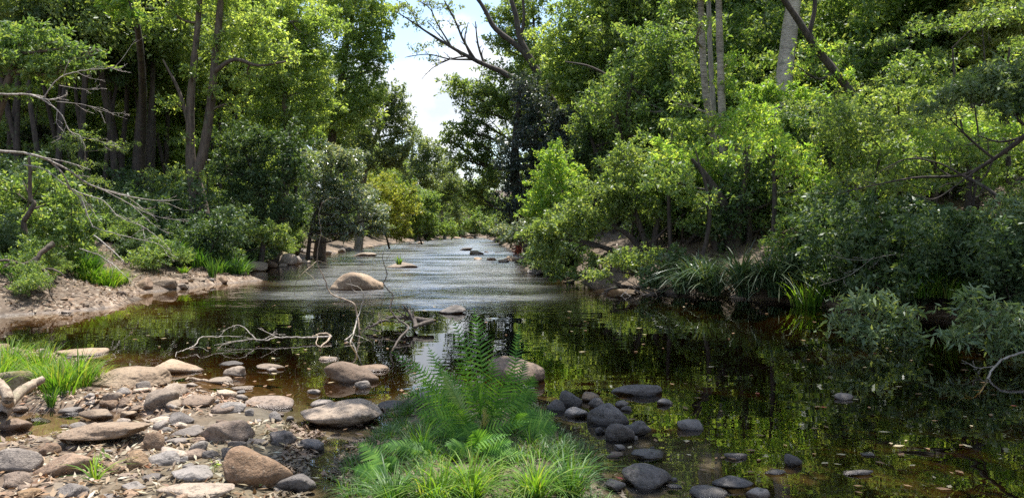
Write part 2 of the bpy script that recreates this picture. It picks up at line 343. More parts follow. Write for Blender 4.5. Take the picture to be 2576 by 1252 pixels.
def water():
    x0, x1, y0, y1, zb = -19., 11.5, -7.6, 124., -1.6
    V = [(x0, y0, 0), (x1, y0, 0), (x1, y1, 0), (x0, y1, 0), (x0, y0, zb), (x1, y0, zb), (x1, y1, zb), (x0, y1, zb)]
    Q = [(0, 1, 2, 3), (7, 6, 5, 4), (0, 4, 5, 1), (1, 5, 6, 2), (2, 6, 7, 3), (3, 7, 4, 0)]
    m, nt, out = nmat('river_water'); L = nt.links
    geo = N(nt, 'ShaderNodeNewGeometry'); pos = geo.outputs['Position']; s = N(nt, 'ShaderNodeSeparateXYZ'); L.new(pos, s.inputs[0])
    big = noise(nt, pos, .22, 3)
    yy = mth(nt, 'ADD', s.outputs[1], mth(nt, 'MULTIPLY', mth(nt, 'SUBTRACT', big, .5), 9))
    # wind-ruffled reach in the middle of the river, calm pool near the bar
    wy = maprange(nt, yy, 13.0, 17.5, 0, 1, True)
    cxl = maprange(nt, s.outputs[1], 14, 60, -2.2, -6.)
    half = maprange(nt, s.outputs[1], 14, 45, 4.4, 7.5)
    dx = mth(nt, 'DIVIDE', mth(nt, 'ABSOLUTE', mth(nt, 'SUBTRACT', s.outputs[0], cxl)), half)
    wind = mth(nt, 'MULTIPLY', wy, maprange(nt, dx, .45, 1.05, 1, 0, True))
    mp = N(nt, 'ShaderNodeMapping'); L.new(pos, mp.inputs[0]); mp.inputs['Scale'].default_value = (.55, 1, 1)
    wv = noise(nt, mp.outputs[0], .45, 3); wind = mth(nt, 'MULTIPLY', wind, maprange(nt, wv, .35, .62, .45, 1.25))
    r1 = noise(nt, mp.outputs[0], 4.5, 2, .5); r2 = noise(nt, mp.outputs[0], 1.6, 2)
    calm = mth(nt, 'MULTIPLY', mth(nt, 'ADD', r2, mth(nt, 'MULTIPLY', r1, .14)), .0034)
    wavy = mth(nt, 'MULTIPLY', mth(nt, 'ADD', mth(nt, 'MULTIPLY', r1, .06), mth(nt, 'MULTIPLY', r2, .07)), wind)
    hgt = mth(nt, 'ADD', calm, wavy)
    bp = N(nt, 'ShaderNodeBump'); bp.inputs['Strength'].default_value = 1; bp.inputs['Distance'].default_value = 1.
    L.new(hgt, bp.inputs['Height'])
    fr = N(nt, 'ShaderNodeFresnel'); fr.inputs[0].default_value = 1.42; L.new(bp.outputs[0], fr.inputs['Normal'])
    gl = N(nt, 'ShaderNodeBsdfGlossy'); gl.inputs[0].default_value = (1, 1, 1, 1); L.new(bp.outputs[0], gl.inputs['Normal'])
    L.new(maprange(nt, wind, 0, 1, .012, .26), gl.inputs['Roughness'])
    tr = N(nt, 'ShaderNodeBsdfTransparent')
    ms = N(nt, 'ShaderNodeMixShader'); L.new(fr.outputs[0], ms.inputs[0]); L.new(tr.outputs[0], ms.inputs[1]); L.new(gl.outputs[0], ms.inputs[2])
    va = N(nt, 'ShaderNodeVolumeAbsorption'); va.inputs[0].default_value = (.66, .56, .34, 1); va.inputs[1].default_value = 3.6
    L.new(ms.outputs[0], out.inputs[0]); L.new(va.outputs[0], out.inputs[1])
    tag(mesh_obj('river_water', V, Q, m, smooth=False), kind='structure')
water()

# ------------------------------------------------------------------ foliage
def leaves(mb, C, R, n, size, up=.6, asp=.42, droop=.25):
    """n leaves gaussian round the clump centres C with radii R (k,3)"""
    k = len(C); idx = RNG.integers(0, k, n)
    p = C[idx] + RNG.normal(0, .58, (n, 3)) * R[idx]
    st = RNG.random(n) < .16
    if k > 3: p[st] = (C[idx] * .45 + C[RNG.integers(0, k, n)] * .55 + RNG.normal(0, .7, (n, 3)) * R[idx])[st]
    nrm = unit(RNG.normal(0, 1, (n, 3)) * .75 + UP * up)
    d = unit(np.cross(nrm, RNG.normal(0, 1, (n, 3)))); d = unit(d - UP * droop * RNG.random((n, 1)) * 2)
    s = np.cross(nrm, d); L = size * RNG.uniform(.6, 1.3, (n, 1)); W = L * asp
    a = p; b = p + d * L * .42 + s * W * .5; c = p + d * L - nrm * L * .12; e = p + d * L * .42 - s * W * .5
    V = np.stack([a, b, c, e], 1).reshape(-1, 3); Q = np.arange(4 * n).reshape(-1, 4)
    mb.add(V, Q)
def clumps(c, r, k, cr=.3, flat=.75):
    d = unit(RNG.normal(0, 1, (k, 3))); rr = RNG.random((k, 1)) ** (1 / 2.4) * RNG.uniform(.8, 1.22, (k, 1))
    C = c + d * rr * np.asarray(r) * .92
    s = cr * float(np.mean(r)) * RNG.uniform(.6, 1.45, (k, 1)); S = s * np.array([1, 1, flat]); rm = float(np.mean(r))
    ns = max(3, k // 4); e = unit(RNG.normal(0, 1, (ns, 3)) + UP * .35); ln = RNG.uniform(1.05, 1.5, (ns, 1)); j = np.concatenate([c + e * np.asarray(r) * ln * f + RNG.normal(0, .05 * rm, (ns, 3)) for f in (.72, .86, 1.)])
    C = np.vstack([C, j]); S = np.vstack([S, np.full((len(j), 3), .11 * rm)]); q = RNG.permutation(len(C)); return C[q], S[q]
def crown(blobs, size, dens=1., k=16, cr=.30, up=.6, asp=.42, droop=.25, flat=.75):
    """returns a leaf builder and the clump centres, blob by blob"""
    mb = MB(); cc = []
    for b in blobs:
        c = np.array(b[0]); r = np.array(b[1]); dn = b[2] if len(b) > 2 else 1.
        C, R = clumps(c, r, k, cr, flat)
        area = 4 * PI * (np.mean(r ** 1.6)) ** (2 / 1.6)
        n = int(dens * dn * 1.15 * area / (size * size * asp * .5))
        leaves(mb, C, R, n, size, up, asp, droop); cc.append((c, C))
    return mb, cc
def limbs(mb, spine, rad, cc, tw=5, thin=.35):
    """limbs from the trunk path to each blob and twigs on to its clumps"""
    spine = np.asarray(spine); rad = np.asarray(rad)
    for c, C in cc:
        dist = np.linalg.norm(spine - c, axis=1) + .9 * np.maximum(spine[:, 2] - c[2] + .3, 0); i = int(np.argmin(dist))
        a = spine[i]; l = np.linalg.norm(c - a)
        if l < .1: continue
        m = (a + c) / 2 + np.array([0, 0, -.06 * l]) + RNG.normal(0, .08 * l, 3)
        r0 = min(rad[i] * .6, .02 + .02 * l) + .004
        pp, rr = smooth_path([a, m, c], [r0, r0 * .75, r0 * .4], 5); tube(mb, pp, rr, 6)
        for j in range(min(tw, len(C))):
            q = C[j]; s = pp[random.randint(len(pp) // 2, len(pp) - 1)]; mm = (s + q) / 2 + RNG.normal(0, .08 * np.linalg.norm(q - s), 3)
            p2, r2 = smooth_path([s, mm, q], [r0 * thin, r0 * thin * .7, r0 * thin * .3], 3); tube(mb, p2, np.maximum(r2, .004), 4)

def plant(name, label, cat, base, blobs, lm, size, bark='brown', r=.12, dens=1., k=16, cr=.30, stems=None, group=None, tw=5, up=.6, asp=.42, droop=.25, flat=.75, extra=None):
    """one tree or shrub: trunk and crown children under an Empty at its base"""
    if lm != 'teal': size = size * 1.15
    k = int(k * 2.1); cr = cr * .66; up = up * .45; tw = tw + 3
    base = np.asarray(base, float); root = empty(name, base, label, cat, group)
    cmb, cc = crown(blobs, size, dens, k, cr, up, asp, droop, flat)
    tmb = MB(); SP, SR = [], []
    if stems is None:
        top = max((b[0] for b in blobs), key=lambda q: q[2]); top = np.array(top)
        mid = base * .5 + top * .5 + RNG.normal(0, .05 * (top[2] - base[2] + .1), 3)
        stems = [([base - UP * .3, mid, top], [r * 1.25, r * .8, r * .3])]
    for pts, rr in stems:
        pp, rr = smooth_path(pts, rr, 6, .0); tube(tmb, pp, rr, 9 if max(rr) > .08 else 5, .18); SP.append(pp); SR.append(rr)
    limbs(tmb, np.concatenate(SP), np.concatenate(SR), cc, tw)
    if extra: extra(tmb)
    tmb.build('trunk' if cat == 'tree' else 'stems', BM[bark], root, base)
    cmb.build('crown' if cat == 'tree' else 'foliage', LM[lm], root, base)
    return root
def PB(px, py, Y, rx, ry, dn=1.):
    """blob from its outline in the picture and its distance"""
    c = P(px, py, Y); s = Y / F; return (c, np.array([rx * s, (rx + ry) * .5 * s, ry * s]), dn)
def base_of(px, Y, z=None):
    x = (px - PX0) / F * Y; return np.array([x, Y, gz(x, Y) if z is None else z])
def SP(l, Y, r):
    """stem path from picture points; each point (px, py) or (px, py, Y)"""
    pts = [P(q[0], q[1], q[2] if len(q) > 2 else Y) for q in l]; n = len(pts)
    rad = r if isinstance(r, (list, tuple)) else None
    return pts, (list(np.interp(np.linspace(0, 1, n), np.linspace(0, 1, len(rad)), rad)) if rad else [r] * n)
def PS(px, Y, lm_blobs, **k): pass

# ------------------------------------------------------------------ hero trees and shrubs
def mk(name, label, cat, px, Y, blobs, lm, size, z=None, **k):
    return plant(name, label, cat, base_of(px, Y, z), [PB(*b) if len(b) > 3 and not hasattr(b[0], '__len__') else b for b in blobs], lm, size, **k)
def B(Y, l):  # l: (px, py, rx, ry[, density[, dY]])
    return [(b[0], b[1], Y + (b[5] if len(b) > 5 else 0), b[2], b[3], b[4] if len(b) > 4 else 1.) for b in l]

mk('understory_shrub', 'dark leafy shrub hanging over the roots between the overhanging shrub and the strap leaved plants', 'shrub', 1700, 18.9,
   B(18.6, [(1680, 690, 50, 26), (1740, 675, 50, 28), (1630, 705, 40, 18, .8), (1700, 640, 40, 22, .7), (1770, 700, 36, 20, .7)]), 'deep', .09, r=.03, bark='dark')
# left bank ---------------------------------------------------------
b0 = base_of(505, 27)
mk('river_tree', 'stout forked brown trunk rising from the grassy left bank, the nearest big tree there', 'tree', 505, 27,
   B(27, [(560, 110, 60, 40, .5), (640, 60, 75, 50), (430, 20, 70, 40, .8), (620, 190, 60, 35, .6), (520, -40, 110, 50), (700, 140, 55, 40, .8), (590, 260, 40, 25, .35), (470, 350, 26, 14, .5), (480, 180, 30, 20, .4, -.6), (530, 230, 26, 18, .4, -.6), (500, 440, 24, 12, .35, -.6), (440, 260, 40, 24, .4)]),
   'bright', .13, bark='brown', tw=6, cr=.33,
   stems=[SP([(507, 632), (503, 600), (492, 520), (485, 450), (479, 380), (480, 250), (492, 120), (510, -80)], 27, [.36, .25, .23, .21, .16, .14, .11, .08]),
          SP([(486, 460), (510, 385), (528, 280), (540, 160), (556, 0), (566, -90)], 27, [.19, .16, .14, .12, .08]),
          SP([(530, 640, 26.6), (520, 570, 26.7), (510, 500, 26.8), (497, 440, 27)], 27, [.18, .16, .13, .08]),
          SP([(538, 180), (590, 150), (650, 165), (720, 155)], 26.5, [.09, .07, .05, .03]),
          SP([(480, 330), (450, 230), (410, 150)], 27, [.09, .06, .03])])
mk('broadleaf_tree', 'bright green leafy tree just right of the forked trunk, its crown hanging toward the river', 'tree', 690, 33,
   B(33, [(720, 30, 80, 60), (680, 120, 80, 60), (760, 130, 80, 65), (700, 215, 75, 55), (790, 215, 70, 60), (640, 290, 60, 45, .8), (740, 300, 80, 55), (800, 60, 70, 60), (650, -20, 90, 60)]),
   'bright', .14, r=.22, cr=.28, k=20)
mk('broadleaf_tree', 'tall sunlit green tree on the left bank whose crown edges the white sky', 'tree', 800, 42,
   B(42, [(860, 40, 80, 60), (920, 70, 60, 55), (945, 120, 40, 50), (870, 140, 75, 60), (940, 20, 55, 40), (880, 220, 75, 55), (955, 170, 26, 25, .8), (850, 300, 70, 50), (930, 265, 50, 40), (800, -30, 90, 60), (900, -40, 80, 50)]),
   'bright', .17, r=.28, cr=.27, k=22)
mk('understory_tree', 'dark small leaved tree between the forked trunk and the silvery shrub', 'tree', 650, 29,
   B(29, [(640, 400, 70, 50), (700, 360, 70, 45), (600, 340, 55, 40, .8), (680, 460, 70, 50), (610, 480, 60, 50, .8), (740, 420, 50, 50), (650, 540, 80, 40, .9), (560, 420, 40, 40, .6), (730, 540, 50, 40)]),
   'deep', .12, r=.1, bark='dark', cr=.28)
mk('riverside_tree', 'grey green tree on the left bank standing tall behind the silvery shrub', 'tree', 900, 54,
   B(54, [(960, 250, 42, 45), (915, 330, 55, 45), (985, 320, 38, 50), (1005, 235, 26, 28, .7), (960, 390, 55, 50), (1000, 400, 35, 45), (900, 400, 50, 40), (1028, 330, 20, 50, .5), (1000, 275, 26, 40, .8)]),
   'pale', .19, r=.25, bark='grey', k=20)
mk('silvery_shrub', 'glossy silvery leaved shrub leaning over the water behind the mossy rocks', 'shrub', 770, 36,
   B(36, [(830, 410, 65, 45), (880, 400, 45, 35), (860, 480, 75, 45), (790, 470, 45, 50), (920, 520, 50, 40), (950, 565, 32, 26), (830, 545, 60, 40), (880, 580, 55, 24), (800, 580, 50, 25, .7), (965, 540, 18, 18, .7)]),
   'silver', .14, r=.09, bark='dark', cr=.26, k=20)
mk('yellow_green_shrub', 'yellow green bushy shrub at the water edge beyond the silvery shrub', 'shrub', 985, 58,
   B(58, [(970, 480, 45, 40), (1000, 540, 45, 45), (960, 560, 30, 35), (930, 470, 25, 30), (1015, 500, 35, 35), (990, 590, 35, 14)]), 'yellow', .16, r=.07, cr=.24, k=24)
mk('yellow_green_shrub', 'pale olive shrub mound farther along the left waterline before the bend', 'shrub', 1070, 72,
   B(72, [(1060, 530, 45, 40), (1090, 565, 40, 28), (1040, 575, 30, 22), (1030, 490, 35, 35), (1080, 510, 30, 25), (1125, 575, 25, 20)]), 'olive', .19, r=.07, cr=.24, k=24)
mk('far_tree', 'distant pale green tree closing the left side of the river gap', 'tree', 1050, 95,
   B(95, [(1070, 370, 30, 30), (1050, 410, 42, 40), (1100, 390, 26, 30), (1040, 340, 18, 26, .6), (1085, 440, 48, 40), (1030, 460, 35, 40)]), 'pale', .28, r=.25, bark='grey', k=20)
mk('far_tree', 'distant grey stemmed tree standing over the bend of the river', 'tree', 1120, 104,
   B(104, [(1130, 420, 28, 34), (1115, 470, 40, 36), (1145, 480, 26, 40), (1100, 510, 34, 30), (1150, 540, 22, 30)]), 'pale', .28, r=.22, bark='grey', k=18)
mk('far_shrub', 'low bright shrub above the pale stones at the far river bend', 'shrub', 1195, 112,
   B(112, [(1185, 560, 24, 20), (1205, 545, 22, 22), (1160, 570, 18, 14), (1215, 580, 20, 12)]), 'olive', .24, r=.06)
mk('far_shrub', 'dark green shrub under the big trees at the right of the far bend', 'shrub', 1245, 92,
   B(92, [(1240, 540, 26, 36), (1225, 490, 26, 36), (1262, 575, 26, 24), (1250, 450, 30, 40)]), 'deep', .22, r=.06)
# upper left feathery foliage and snag
mk('overhanging_tree', 'olive feathery foliage reaching in at the upper left edge above the snag', 'tree', -190, 17,
   B(17, [(40, 150, 95, 32), (130, 175, 90, 24), (220, 160, 50, 16, .7), (60, 90, 90, 40), (170, 120, 60, 18, .7), (-60, 120, 90, 60), (250, 130, 26, 10, .6), (20, 230, 60, 18, .6)]),
   'olive', .10, r=.16, bark='brown', flat=.5, cr=.26, k=20)
mk('overhanging_tree', 'yellow lime leaf spray hanging from the top edge left of the dark trunks', 'tree', 360, 21,
   B(21, [(300, 15, 45, 22), (340, 40, 26, 18), (270, -10, 50, 26), (330, -30, 60, 30)]), 'lime', .12, r=.09, bark='dark', cr=.26,
   stems=[SP([(345, 560, 30), (360, 300, 28), (350, 100, 24), (320, -20, 21)], 21, [.17, .14, .1, .04])])
mk('bank_bush', 'bright yellow green bush on the left bank above the sedge clumps', 'shrub', 160, 18,
   B(18, [(150, 540, 85, 42), (200, 600, 60, 40), (100, 600, 60, 40), (240, 560, 38, 30, .7), (180, 490, 50, 28, .8), (60, 560, 50, 40), (170, 645, 60, 24, .6)]), 'olive', .095, dens=.75, r=.04, bark='brown', cr=.24, k=22)
mk('bank_bush', 'paler thin bush at the left edge below the long dead limb', 'shrub', 20, 18.5,
   B(18.5, [(30, 470, 70, 35, .7), (110, 450, 60, 28, .6), (10, 530, 50, 40, .7), (50, 640, 40, 40, .6), (-40, 600, 60, 60)]), 'olive', .10, r=.035, cr=.26)
mk('bank_bush', 'small glossy bush between the dark trunks and the forked tree', 'shrub', 430, 25,
   B(25, [(420, 470, 40, 22, .7), (440, 430, 24, 20, .6), (400, 520, 50, 24, .6), (380, 440, 28, 18, .5)]), 'mid', .11, r=.03)
mk('bank_bush', 'leafy dark green bush over the mossy rocks beside the forked trunk', 'shrub', 620, 26,
   B(26, [(600, 580, 55, 24), (660, 585, 50, 24), (570, 545, 40, 22, .8), (700, 600, 30, 16)]), 'mid', .10, r=.03, bark='dark')

# right bank --------------------------------------------------------
def limbs_sky(t): pass
SKYL = [([(1420, 330), (1341, 235), (1272, 186), (1219, 163), (1186, 147), (1137, 120), (1076, 82), (1027, 49), (994, 29)], [.30, .2, .15, .12, .10, .08, .06, .04, .02]),
 ([(1195, 150), (1166, 102), (1145, 53), (1117, 0), (1105, -30)], [.08, .065, .05, .04, .03]),
 ([(1186, 150), (1133, 149), (1076, 137), (1018, 145)], [.06, .04, .03, .012]),
 ([(1420, 330), (1380, 240), (1341, 163), (1308, 122), (1247, 73), (1219, 24), (1190, -20)], [.3, .26, .2, .16, .13, .11, .09]),
 ([(1345, 170), (1325, 130), (1308, 94), (1296, 33), (1276, -30)], [.2, .17, .15, .13, .1]),
 ([(1310, 110), (1318, 40), (1312, -30)], [.1, .08, .06]),
 ([(1076, 82), (1050, 60), (1030, 15), (1010, -10)], [.04, .03, .02, .01]), ([(1137, 120), (1100, 60), (1080, 20), (1040, -5)], [.05, .04, .03, .02]), ([(1133, 149), (1090, 170), (1060, 200)], [.03, .02, .01])]
def sky_twigs(mb):
    for l, r in SKYL:
        pp, rr = smooth_path(*SP(l, 40, r), 4)
        if l[-1][0] < 1160: twigs(mb, pp, rr, 2, 6, .75, .22, -.1, 4, .3, np.array([0, 1., 0]))
mk('leaning_tree', 'dark limbed sparse tree leaning out across the bright gap of sky', 'tree', 1440, 40,
   B(40, [(1060, 60, 42, 16, .22), (1040, 30, 30, 16, .3), (1050, 125, 32, 12, .2), (1110, 105, 35, 12, .16), (1125, 20, 40, 14, .25), (1090, 150, 34, 10, .15), (1010, 15, 20, 10, .3), (1160, 60, 30, 14, .15), (1075, 5, 30, 10, .3)]),
   'pale', .15, bark='dark', cr=.3, tw=4, stems=[SP([(1440, 640), (1430, 480), (1420, 330)], 40, [.4, .34, .3])] + [SP(l, 40, r) for l, r in SKYL], extra=sky_twigs)
mk('riverside_tree', 'bright broad crowned tree reaching left into the sky gap over the dark tree', 'tree', 1300, 46,
   B(46, [(1215, 230, 60, 30), (1150, 215, 40, 22), (1270, 270, 55, 45), (1180, 260, 45, 22, .8), (1250, 180, 45, 26, .8), (1160, 325, 40, 22), (1200, 300, 45, 24, .8), (1215, 365, 55, 40), (1130, 350, 26, 22), (1170, 400, 45, 40), (1230, 440, 50, 45), (1190, 480, 36, 40), (1290, 60, 45, 60), (1240, 40, 30, 24), (1250, 110, 35, 26, .7), (1330, 130, 60, 60), (1320, 210, 50, 50), (1340, 10, 70, 50)]),
   'mid', .17, r=.18, bark='dark', cr=.27, k=20)
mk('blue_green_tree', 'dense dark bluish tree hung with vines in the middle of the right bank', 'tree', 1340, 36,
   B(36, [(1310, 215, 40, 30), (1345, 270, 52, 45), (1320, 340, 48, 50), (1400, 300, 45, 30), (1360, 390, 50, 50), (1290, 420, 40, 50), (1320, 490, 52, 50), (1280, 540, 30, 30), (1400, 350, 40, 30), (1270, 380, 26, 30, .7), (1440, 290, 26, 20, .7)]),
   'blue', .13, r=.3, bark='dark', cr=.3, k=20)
mk('broadleaf_tree', 'tall bright yellow green tree on the right bank behind the dark bluish tree', 'tree', 1480, 38,
   B(38, [(1400, 90, 55, 55), (1480, 60, 70, 60), (1400, 170, 55, 50), (1460, 160, 70, 60), (1540, 140, 70, 60), (1590, 50, 80, 60), (1440, 235, 65, 40), (1530, 230, 70, 50), (1600, 250, 60, 30, .8), (1650, 140, 60, 55), (1520, -20, 90, 50)]),
   'bright', .15, r=.18, bark='dark', cr=.28, k=22)
mk('broadleaf_tree', 'leafy green tree high on the right bank just left of the slim pale trunks', 'tree', 1700, 31,
   B(31, [(1700, 60, 70, 60), (1740, 140, 60, 55), (1680, 220, 60, 50), (1730, 280, 55, 40, .8), (1640, 300, 60, 40, .8), (1760, -20, 80, 50), (1640, 360, 55, 35, .8)]),
   'mid', .13, r=.22, bark='dark', cr=.28, k=20,
   extra=lambda mb: [tube(mb, *smooth_path(*SP(l, 30, r), 5)) for l, r in (([(1760, 330), (1680, 270), (1580, 220), (1490, 170), (1420, 155)], [.1, .08, .06, .04, .02]), ([(1560, 350), (1545, 280), (1550, 200)], [.16, .14, .1]), ([(1590, 360), (1580, 270), (1590, 180)], [.12, .1, .08]))])
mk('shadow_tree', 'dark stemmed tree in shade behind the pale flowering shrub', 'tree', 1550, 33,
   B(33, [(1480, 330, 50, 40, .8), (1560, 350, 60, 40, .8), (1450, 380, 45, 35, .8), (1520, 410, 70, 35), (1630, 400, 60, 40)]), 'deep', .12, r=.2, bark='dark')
mk('pale_shrub', 'shrub tipped with pale yellow leaves in front of the dark bluish tree', 'shrub', 1400, 28,
   B(28, [(1385, 400, 38, 38), (1420, 440, 45, 40), (1360, 460, 42, 38), (1400, 510, 60, 40), (1340, 530, 40, 30), (1460, 500, 36, 36)]), 'lime', .11, r=.05, bark='dark', cr=.24, k=20)
mk('silvery_shrub', 'low greyish leaved shrub at the foot of the right bank over the river stones', 'shrub', 1330, 31,
   B(31, [(1285, 585, 42, 20), (1330, 570, 40, 26), (1310, 605, 28, 12, .8), (1250, 580, 16, 10, .8)]), 'silver', .11, r=.04, bark='dark', cr=.24)
OH = [([(1640, 690), (1560, 640), (1480, 610), (1400, 600)], [.11, .09, .06, .03]), ([(1640, 690), (1590, 600), (1520, 560), (1460, 560)], [.10, .08, .05, .02]),
      ([(1640, 690), (1620, 600), (1590, 520), (1540, 440)], [.12, .09, .06, .03]), ([(1640, 690), (1650, 580), (1680, 480), (1660, 400)], [.12, .09, .06, .03]),
      ([(1640, 690), (1560, 690), (1480, 690), (1420, 705)], [.09, .07, .05, .02]), ([(1640, 690), (1720, 620), (1780, 560)], [.1, .08, .04])]
mk('overhanging_shrub', 'large dense green shrub spreading dark limbs low over the water on the right bank', 'shrub', 1640, 22,
   B(22, [(1400, 570, 58, 42), (1360, 600, 45, 40), (1380, 650, 48, 34), (1450, 550, 60, 45), (1520, 480, 75, 50), (1490, 560, 60, 30), (1600, 450, 75, 50), (1560, 520, 60, 40, .8), (1430, 690, 55, 18), (1500, 660, 50, 22, .6), (1680, 470, 65, 50), (1530, 700, 45, 12, .5), (1660, 540, 50, 34, .6), (1580, 390, 60, 36), (1700, 400, 55, 40), (1570, 650, 40, 24, .4)]),
   'mid', .10, bark='dark', cr=.26, k=22, stems=[SP(l, 22, r) for l, r in OH], extra=lambda mb: [twigs(mb, *smooth_path(*SP(l, 22, r), 4), 2, 4, .8, .4, .1) for l, r in OH])
mk('understory_shrub', 'lower glossy green shrub brushing the water left of the roots on the right bank', 'shrub', 1600, 19.2,
   B(19.2, [(1560, 650, 45, 26, .8), (1600, 665, 40, 24, .7), (1510, 690, 40, 16, .7), (1640, 640, 40, 26, .5)]), 'mid', .09, r=.03, bark='dark')
# slim pale trunks and the thick pale trunk
mk('slim_pale_tree', 'left one of the slim pale trunks close together on the right bank', 'tree', 1838, 22.5,
   B(22.5, [(1740, 330, 60, 34, .8), (1700, 380, 50, 30, .7), (1760, 400, 45, 30, .6), (1770, -50, 90, 40), (1720, 250, 34, 24, .6), (1800, 430, 40, 24, .5, -1.2), (1830, 560, 40, 30, .4, -1.5), (1790, 300, 26, 20, .4, -1), (1765, 60, 24, 20, .4, -1)]), 'bright', .12, bark='mottled', tw=4,
   stems=[SP([(1842, 690), (1828, 600), (1806, 480), (1788, 330), (1772, 200), (1766, 80), (1760, -60)], 22.5, [.17, .13, .12, .105, .10, .095, .09])])
mk('slim_pale_tree', 'right and brighter of the slim pale trunks, with mottled bark', 'tree', 1852, 21.6,
   B(21.6, [(1850, 150, 40, 26, .6), (1870, 310, 50, 30, .7), (1830, 220, 34, 24, .5), (1840, -50, 80, 40), (1900, 350, 45, 24, .6)]), 'lime', .11, bark='mottled', tw=4,
   stems=[SP([(1856, 690), (1845, 600), (1826, 470), (1818, 330), (1812, 150), (1808, 0), (1806, -60)], 21.6, [.17, .13, .12, .11, .10, .09, .085])])
mk('slim_pale_tree', 'thin straight trunk crossing behind the slim pale pair', 'tree', 1800, 24.5,
   B(24.5, [(1790, 480, 60, 40, .6), (1740, 500, 50, 40, .6), (1830, 420, 50, 30, .6)]), 'mid', .11, bark='grey', tw=4,
   stems=[SP([(1815, 640), (1800, 500), (1795, 300), (1785, 100), (1782, -60)], 24.5, [.11, .1, .09, .08, .07])])
mk('pale_trunk_tree', 'thick smooth pale trunk with ring marks standing tall on the right slope', 'tree', 1968, 27,
   B(27, [(2000, -70, 150, 50), (1900, -60, 80, 40)]), 'olive', .13, bark='pale', tw=3,
   stems=[SP([(1962, 470), (1966, 350), (1971, 215), (1983, 110), (1997, -10), (2004, -80)], 27, [.36, .33, .30, .28, .25, .23])])
mk('leaning_tree', 'dark leaning trunk slanting down to the right past the thick pale trunk', 'tree', 2185, 24,
   B(24, [(2060, 120, 45, 26, .4), (2010, 170, 30, 24, .4), (1950, -40, 50, 30, .6), (2120, 200, 40, 24, .4)]), 'lime', .11, bark='dark', tw=5,
   stems=[SP([(2215, 420), (2190, 310), (2140, 232), (2060, 130), (2000, 40), (1950, -30)], 24, [.17, .15, .13, .12, .1, .07]), SP([(2035, 90), (2050, 20), (2045, -40)], 24, [.08, .07, .06])])
mk('riverside_tree', 'dark trunks crowded at the waterline below the slim pale trunks', 'tree', 1845, 20.3,
   B(20.3, [(1760, 560, 50, 30, .5), (1900, 480, 60, 36, .6), (1930, 560, 50, 24, .4), (1870, 420, 50, 30, .5), (1960, 500, 50, 30, .5)]), 'olive', .10, bark='dark', tw=5,
   stems=[SP([(1842, 705), (1838, 640), (1830, 540), (1780, 450), (1740, 400)], 20.3, [.3, .2, .15, .1, .05]), SP([(1850, 705), (1850, 620), (1860, 520), (1880, 420), (1890, 320)], 20.3, [.26, .16, .1, .07, .03]),
          SP([(1835, 700), (1800, 610), (1770, 540), (1730, 470)], 20.3, [.16, .12, .09, .04]), SP([(1870, 700), (1885, 600), (1880, 500)], 20.3, [.12, .09, .05])])
mk('yellow_leaf_tree', 'yellow lime foliage glowing below the thick pale trunk', 'tree', 1960, 23,
   B(23, [(1920, 235, 50, 28), (1970, 250, 60, 30), (2040, 245, 55, 22, .8), (1880, 270, 40, 24, .7), (1930, 300, 60, 26, .6)]), 'lime', .11, r=.06, bark='dark')
mk('slope_tree', 'dark leaved small tree mid slope right of the thick pale trunk', 'tree', 2060, 21,
   B(21, [(2010, 320, 70, 36), (2080, 330, 70, 30, .8), (2150, 290, 70, 40), (2060, 390, 90, 36, .7), (1980, 400, 60, 30, .6)]), 'deep', .11, r=.07, bark='dark', flat=.5)
mk('slope_tree', 'glossy mid green tree with flat sprays in the middle of the right slope', 'tree', 2240, 20,
   B(20, [(2260, 250, 80, 36, .8), (2200, 350, 90, 36, .7), (2310, 320, 90, 36, .8), (2370, 270, 60, 30, .7), (2230, 430, 100, 30, .5), (2130, 460, 80, 30, .5)]), 'mid', .11, r=.07, bark='dark', flat=.5)
mk('slope_tree', 'olive fine leaved tree filling the top right of the slope', 'tree', 2300, 29,
   B(29, [(2200, 60, 110, 60), (2330, 40, 110, 60), (2260, 150, 110, 50), (2130, 150, 70, 50, .8), (2400, 130, 90, 50), (2080, 40, 60, 60, .8)]), 'olive', .13, r=.14, bark='grey', k=26, cr=.22)
mk('slope_tree', 'pale sunlit fine leaved tree at the upper right edge', 'tree', 2480, 25,
   B(25, [(2480, 40, 90, 60), (2540, 120, 80, 60), (2560, 230, 70, 40), (2450, 110, 50, 50, .7), (2600, 20, 80, 80)]), 'yellow', .11, r=.06, bark='grey', k=26, cr=.22)
ARM = [([(2760, 180, 12), (2650, 290, 12.6), (2576, 345, 13), (2500, 400, 13.4), (2420, 440, 13.8), (2300, 447, 14), (2180, 470, 14), (2100, 490, 14)], [.11, .09, .075, .06, .05, .035, .02, .01]),
       ([(2500, 400, 13.4), (2440, 350, 13.4), (2390, 300, 13.4)], [.04, .03, .015]), ([(2420, 440, 13.8), (2490, 480, 13.4), (2600, 560, 13)], [.05, .05, .05]),
       ([(2420, 440, 13.8), (2360, 410, 13.8), (2280, 400, 13.8), (2200, 440, 13.8)], [.035, .025, .02, .01]), ([(2460, 425, 13.6), (2400, 470, 13.6), (2350, 500, 13.6), (2300, 490, 13.6)], [.03, .02, .015, .01])]
ARM = [(l, [q * .62 for q in r_]) for l, r_ in ARM]
